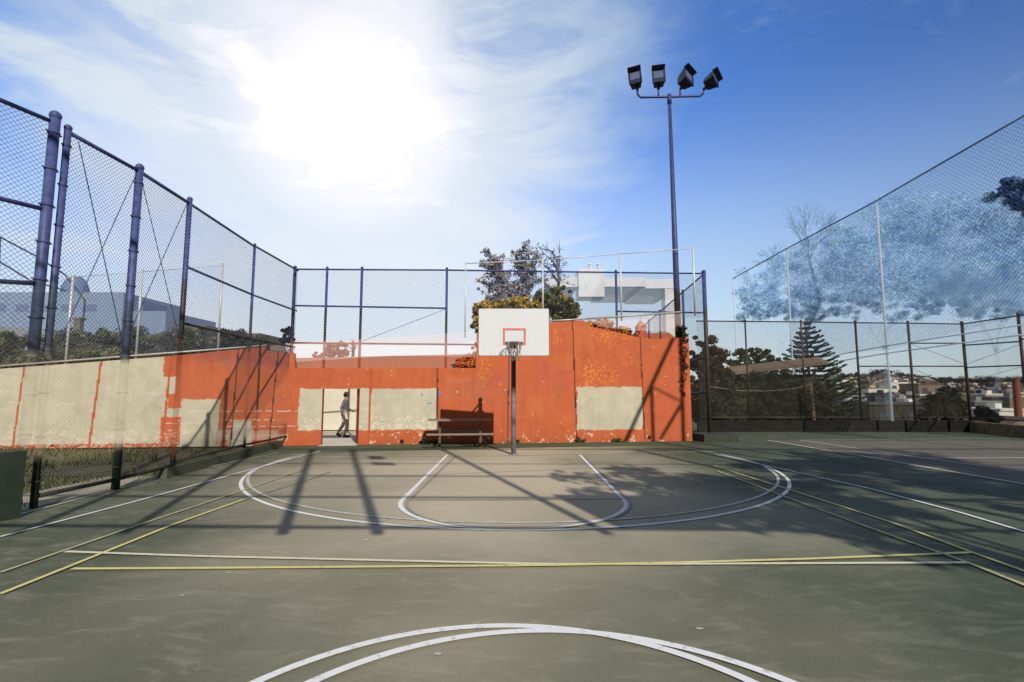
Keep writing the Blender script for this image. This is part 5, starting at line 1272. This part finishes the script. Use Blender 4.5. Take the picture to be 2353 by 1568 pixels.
# small trees between the houses
for i in range(26):
    x = rr.uniform(1920, 2370); yy, d_ = rows[rr.randrange(1, 7)]
    b_ = D(x, yy + 8, d_ * .95); pname = min(posts_px, key=lambda q: abs(q[0] - x)); side = 'left' if x < pname[0] else 'right'
    tree('garden_tree', (b_.x, d_ * .95, terr(b_.x, d_ * .95)), [E(x, yy + 6, d_ * .95, rr.uniform(5, 10), rr.uniform(4, 7))], f'small dark {["round", "low", "bushy", "ragged", "narrow", "broad"][i % 6]} {["greenish", "brownish", "greyish", "blackish", "dusky"][i // 6]} tree between town houses, {side} of the {pname[1]}', 'tree', 'small trees between the town houses', 10, 50, d_ * .0014, far_c, 'foliage', .12, 200 + i, limbs=3)

# brick stack at right, roof handrail at left, weeds and grass
mb = MB(); a = D(2334, 905, 60); b_ = D(2334, 874, 60); mb.tube([a - Vector((0, 0, 6)), b_], [.42, .34], 12); mb.tube([b_, b_ + Vector((0, 0, .2))], .42, 12)
st = loc_shift(mb, a).build('brick_stack', mat('red_brick', (.18, .055, .035), .85, var=.3, scale=8)); st.location = a; tag(st, 'short reddish brick chimney stack among the far trees near the right edge', 'chimney')
HR = empty('handrail', D(60, 600, 30), 'dark sloping handrail above the grey roof, seen through the left fence', 'handrail'); O_ = HR.location
for P_ in ([(-60, 512), (0, 545), (85, 590), (150, 632), (195, 690)], [(-60, 575), (0, 602), (70, 645), (150, 668)], [(85, 590), (82, 655)], [(0, 545), (-3, 640)]):
    mb = MB(); mb.tube([D(x, y, 30) for x, y in P_], .05, 6); loc_shift(mb, O_).build('rail', mat('rail_blue', (.03, .04, .10), .5), HR)
# the rail stands on legs down to the house behind it
for x, y in ((85, 640), (-3, 635), (195, 690)):
    p = D(x, y, 30); mb = MB(); mb.tube([p, (p.x, p.y, 3.6)], .05, 6); loc_shift(mb, O_).build('leg', mat('rail_blue', (.03, .04, .10), .5), HR)
rg = np.random.default_rng(77)
n = 5200; X = rg.uniform(-15.5, -7.5, n); Yv = rg.uniform(7.5, 15.3, n); keep = (vnoise(X*.9, Yv*.9, 5) > .42) & (Yv < np.array([wall_y(x) for x in X]) - .1); X, Yv = X[keep], Yv[keep]; n = len(X)
hh = rg.uniform(.05, .16, n); ax = rg.uniform(0, 6.28, n); dx, dy = np.cos(ax)*.02, np.sin(ax)*.02; lx = rg.normal(size=n)*.04; ly = rg.normal(size=n)*.04
V_ = np.stack([np.stack([X-dx, Yv-dy, -.05*np.ones(n)], -1), np.stack([X+dx, Yv+dy, -.05*np.ones(n)], -1), np.stack([X+lx+dx*.2, Yv+ly, hh], -1), np.stack([X+lx-dx*.2, Yv+ly, hh], -1)], 1).reshape(-1, 3)
gc = np.array(((.085,.10,.035),(.16,.14,.06),(.055,.07,.025)))[rg.integers(0, 3, n)]
o = np_mesh('grass', V_, np.arange(n*4).reshape(n, 4), np.repeat(gc, 4, 0), leaf_mat('foliage')); tag(o, 'short patchy grass outside the left fence', 'grass', kind='stuff')
for i, (x, y) in enumerate([(1003, 1024), (985, 1024), (1182, 1021), (1336, 1016), (1418, 1013)]):
    p = on_wall(x, y); q = (p.x, p.y - .08, 0); cen = [(q[0] + rg.normal()*.09, q[1] - abs(rg.normal())*.03, .03 + rg.random()*.07) for _ in range(7)]
    r_ = empty('weed', q, ('tuft of weeds at the wall foot ' + ['below the seam left of the table', 'just left of the seam tuft', 'right behind the hoop pole', 'below the left seam of the right beige panel', 'below the middle of the right beige panel'][i]), 'weed', 'weeds along the foot of the wall')
    V_, F_, C_ = leaves(cen, [.06]*7, 26, .035, ((.05,.07,.02),(.08,.09,.03)), rg); np_mesh('leaves', V_ - np.array(q), F_, C_, leaf_mat('foliage'), r_)

# ------------------------------------------------------------------ unseen things added out of view to shade the court
SK = 1 / math.tan(R(SUN_EL)); FY = -2.0
def up_to(Xg, Yg):   # where, in the plane y=FY, the light that reaches ground point (Xg,Yg) passes
    s_ = (Yg - FY) / LDIR.y; return Vector((Xg - LDIR.x * s_, FY, s_ / SK))
BF = empty('shadow_frame', (0, FY, 0), 'unseen steel frame added behind the viewer to cast bar shadows on the court', 'frame'); O_ = BF.location  # added frame, its bars placed to draw shadow lines on the court
stl = mat('shadow_caster_steel', (.1, .1, .1), .5, .3)
def beam(p, q, r_): mb = MB(); mb.tube([p, q], r_, 8); loc_shift(mb, O_).build('shadow_beam', stl, BF)
vert = [((735, 1030), (655, 1207), .085), ((825, 1030), (862, 1212), .085), ((1030, 1036), (1380, 1218), .075), ((640, 1036), (300, 1215), .075), ((560, 1045), (60, 1215), .07), ((1440, 1018), (1900, 1140), .08), ((1600, 1020), (2300, 1190), .08)]
for (a, b_, r_) in vert:
    ga, gb2 = G(*a), G(*b_); pa, pb_ = up_to(ga.x, ga.y), up_to(gb2.x, gb2.y); xm = (pa.x + pb_.x) / 2
    zl = up_to(0, 6.5).z; beam((pb_.x, FY, min(pb_.z, zl)), (pa.x * .5 + pb_.x * .5, FY, 12.2), r_)
for (ypx, r_) in ((1064, .03), (1092, .04), (1140, .045), (1208, .05)):
    z = up_to(0, G(1000, ypx).y).z; beam((-13, FY - .03, z + .15), (24, FY - .03, z - .35), r_)
beam((-13, FY - .03, 12.2), (24, FY - .03, 12.2), .06)
for x in (-13, 24): beam((x, FY - .03, 0), (x, FY - .03, 12.4), .15)
for quad in (((843, 1049), (879, 1050), (884, 1057), (847, 1057)), ((851, 1063), (903, 1065), (908, 1071), (855, 1070))):  # small panels added to cast two dark patches on the court
    q_ = [up_to(G(*p).x, G(*p).y) for p in quad]; mb = MB(); f_ = [(p.x, FY + .06, p.z) for p in q_]; k_ = [(p.x, FY + .1, p.z) for p in q_]
    mb.poly(f_); mb.poly(k_[::-1])
    for i in range(4): j = (i + 1) % 4; mb.quad(f_[i], k_[i], k_[j], f_[j])
    loc_shift(mb, O_).build('panel', stl, BF)  # added panel, only there to cast shadow
mb = MB(); q_ = [up_to(G(*p).x, G(*p).y) for p in ((1270, 1140), (1655, 1146), (1650, 1216), (1420, 1216))]  # larger panel added to cast the straight-edged shadow right of the key
f_ = [(p.x, FY + .06, p.z) for p in q_]; k_ = [(p.x, FY + .12, p.z) for p in q_]
mb.poly(f_); mb.poly(k_[::-1])
for i in range(4): j = (i + 1) % 4; mb.quad(f_[i], k_[i], k_[j], f_[j])
loc_shift(mb, O_).build('panel', stl, BF)  # added panel, only there to cast shadow
# unseen braced post added to throw the slanting shadow on the wall's right end
def back_to(P, y):
    s_ = (P.y - y) / LDIR.y; return Vector((P.x - LDIR.x * s_, y, P.z + s_ / SK))
GY = 5.6
pa, pb_, pc, pd = [back_to(on_wall(*q), GY) for q in ((1562, 745), (1438, 1013), (1497, 888), (1518, 1008))]
pe = back_to(on_wall(1568, 925), GY)
BP = empty('shadow_braced_post', (pc.x, GY, 0), 'unseen braced steel post added to throw a slanting shadow on the wall', 'post'); O_ = BP.location
for p_, q_, r_ in (((pc.x + .05, GY, 0), pc, .07), (pa, pb_, .075), (pd, pe, .06), (pa, (pa.x, GY, 0), .08), ((pa.x, GY, pe.z), pc, .03)):
    mb = MB(); mb.tube([p_, q_], r_, 8); loc_shift(mb, O_).build('shadow_bar', stl, BP)
# unseen trees added behind the camera to dapple the court with shade
tree('added_shade_tree', (9.6, -4.2, 0), [(8.3, -3.6, 8.6, 2.6, 2.2, 1.5), (9.4, -3.9, 9.6, 1.9, 1.8, 1.2), (6.9, -3.4, 7.9, 1.6, 1.3, .9)], 'unseen leafy tree added behind the viewer to shade the right of the key', 'tree', 'unseen trees added for shade', 46, 90, .13, dark_cols, trunk=.18, seed=301, limbs=14)
tree('added_shade_tree', (16.0, -4.0, 0), [(14.0, -3.0, 9.6, 3.6, 3, 2.0), (16.5, -3.5, 10.5, 3.2, 3, 1.9), (12.0, -3, 9.0, 2.2, 2, 1.3)], 'unseen broad tree added behind the viewer to shade the right side of the court', 'tree', 'unseen trees added for shade', 70, 90, .15, dark_cols, trunk=.22, seed=302, limbs=16)
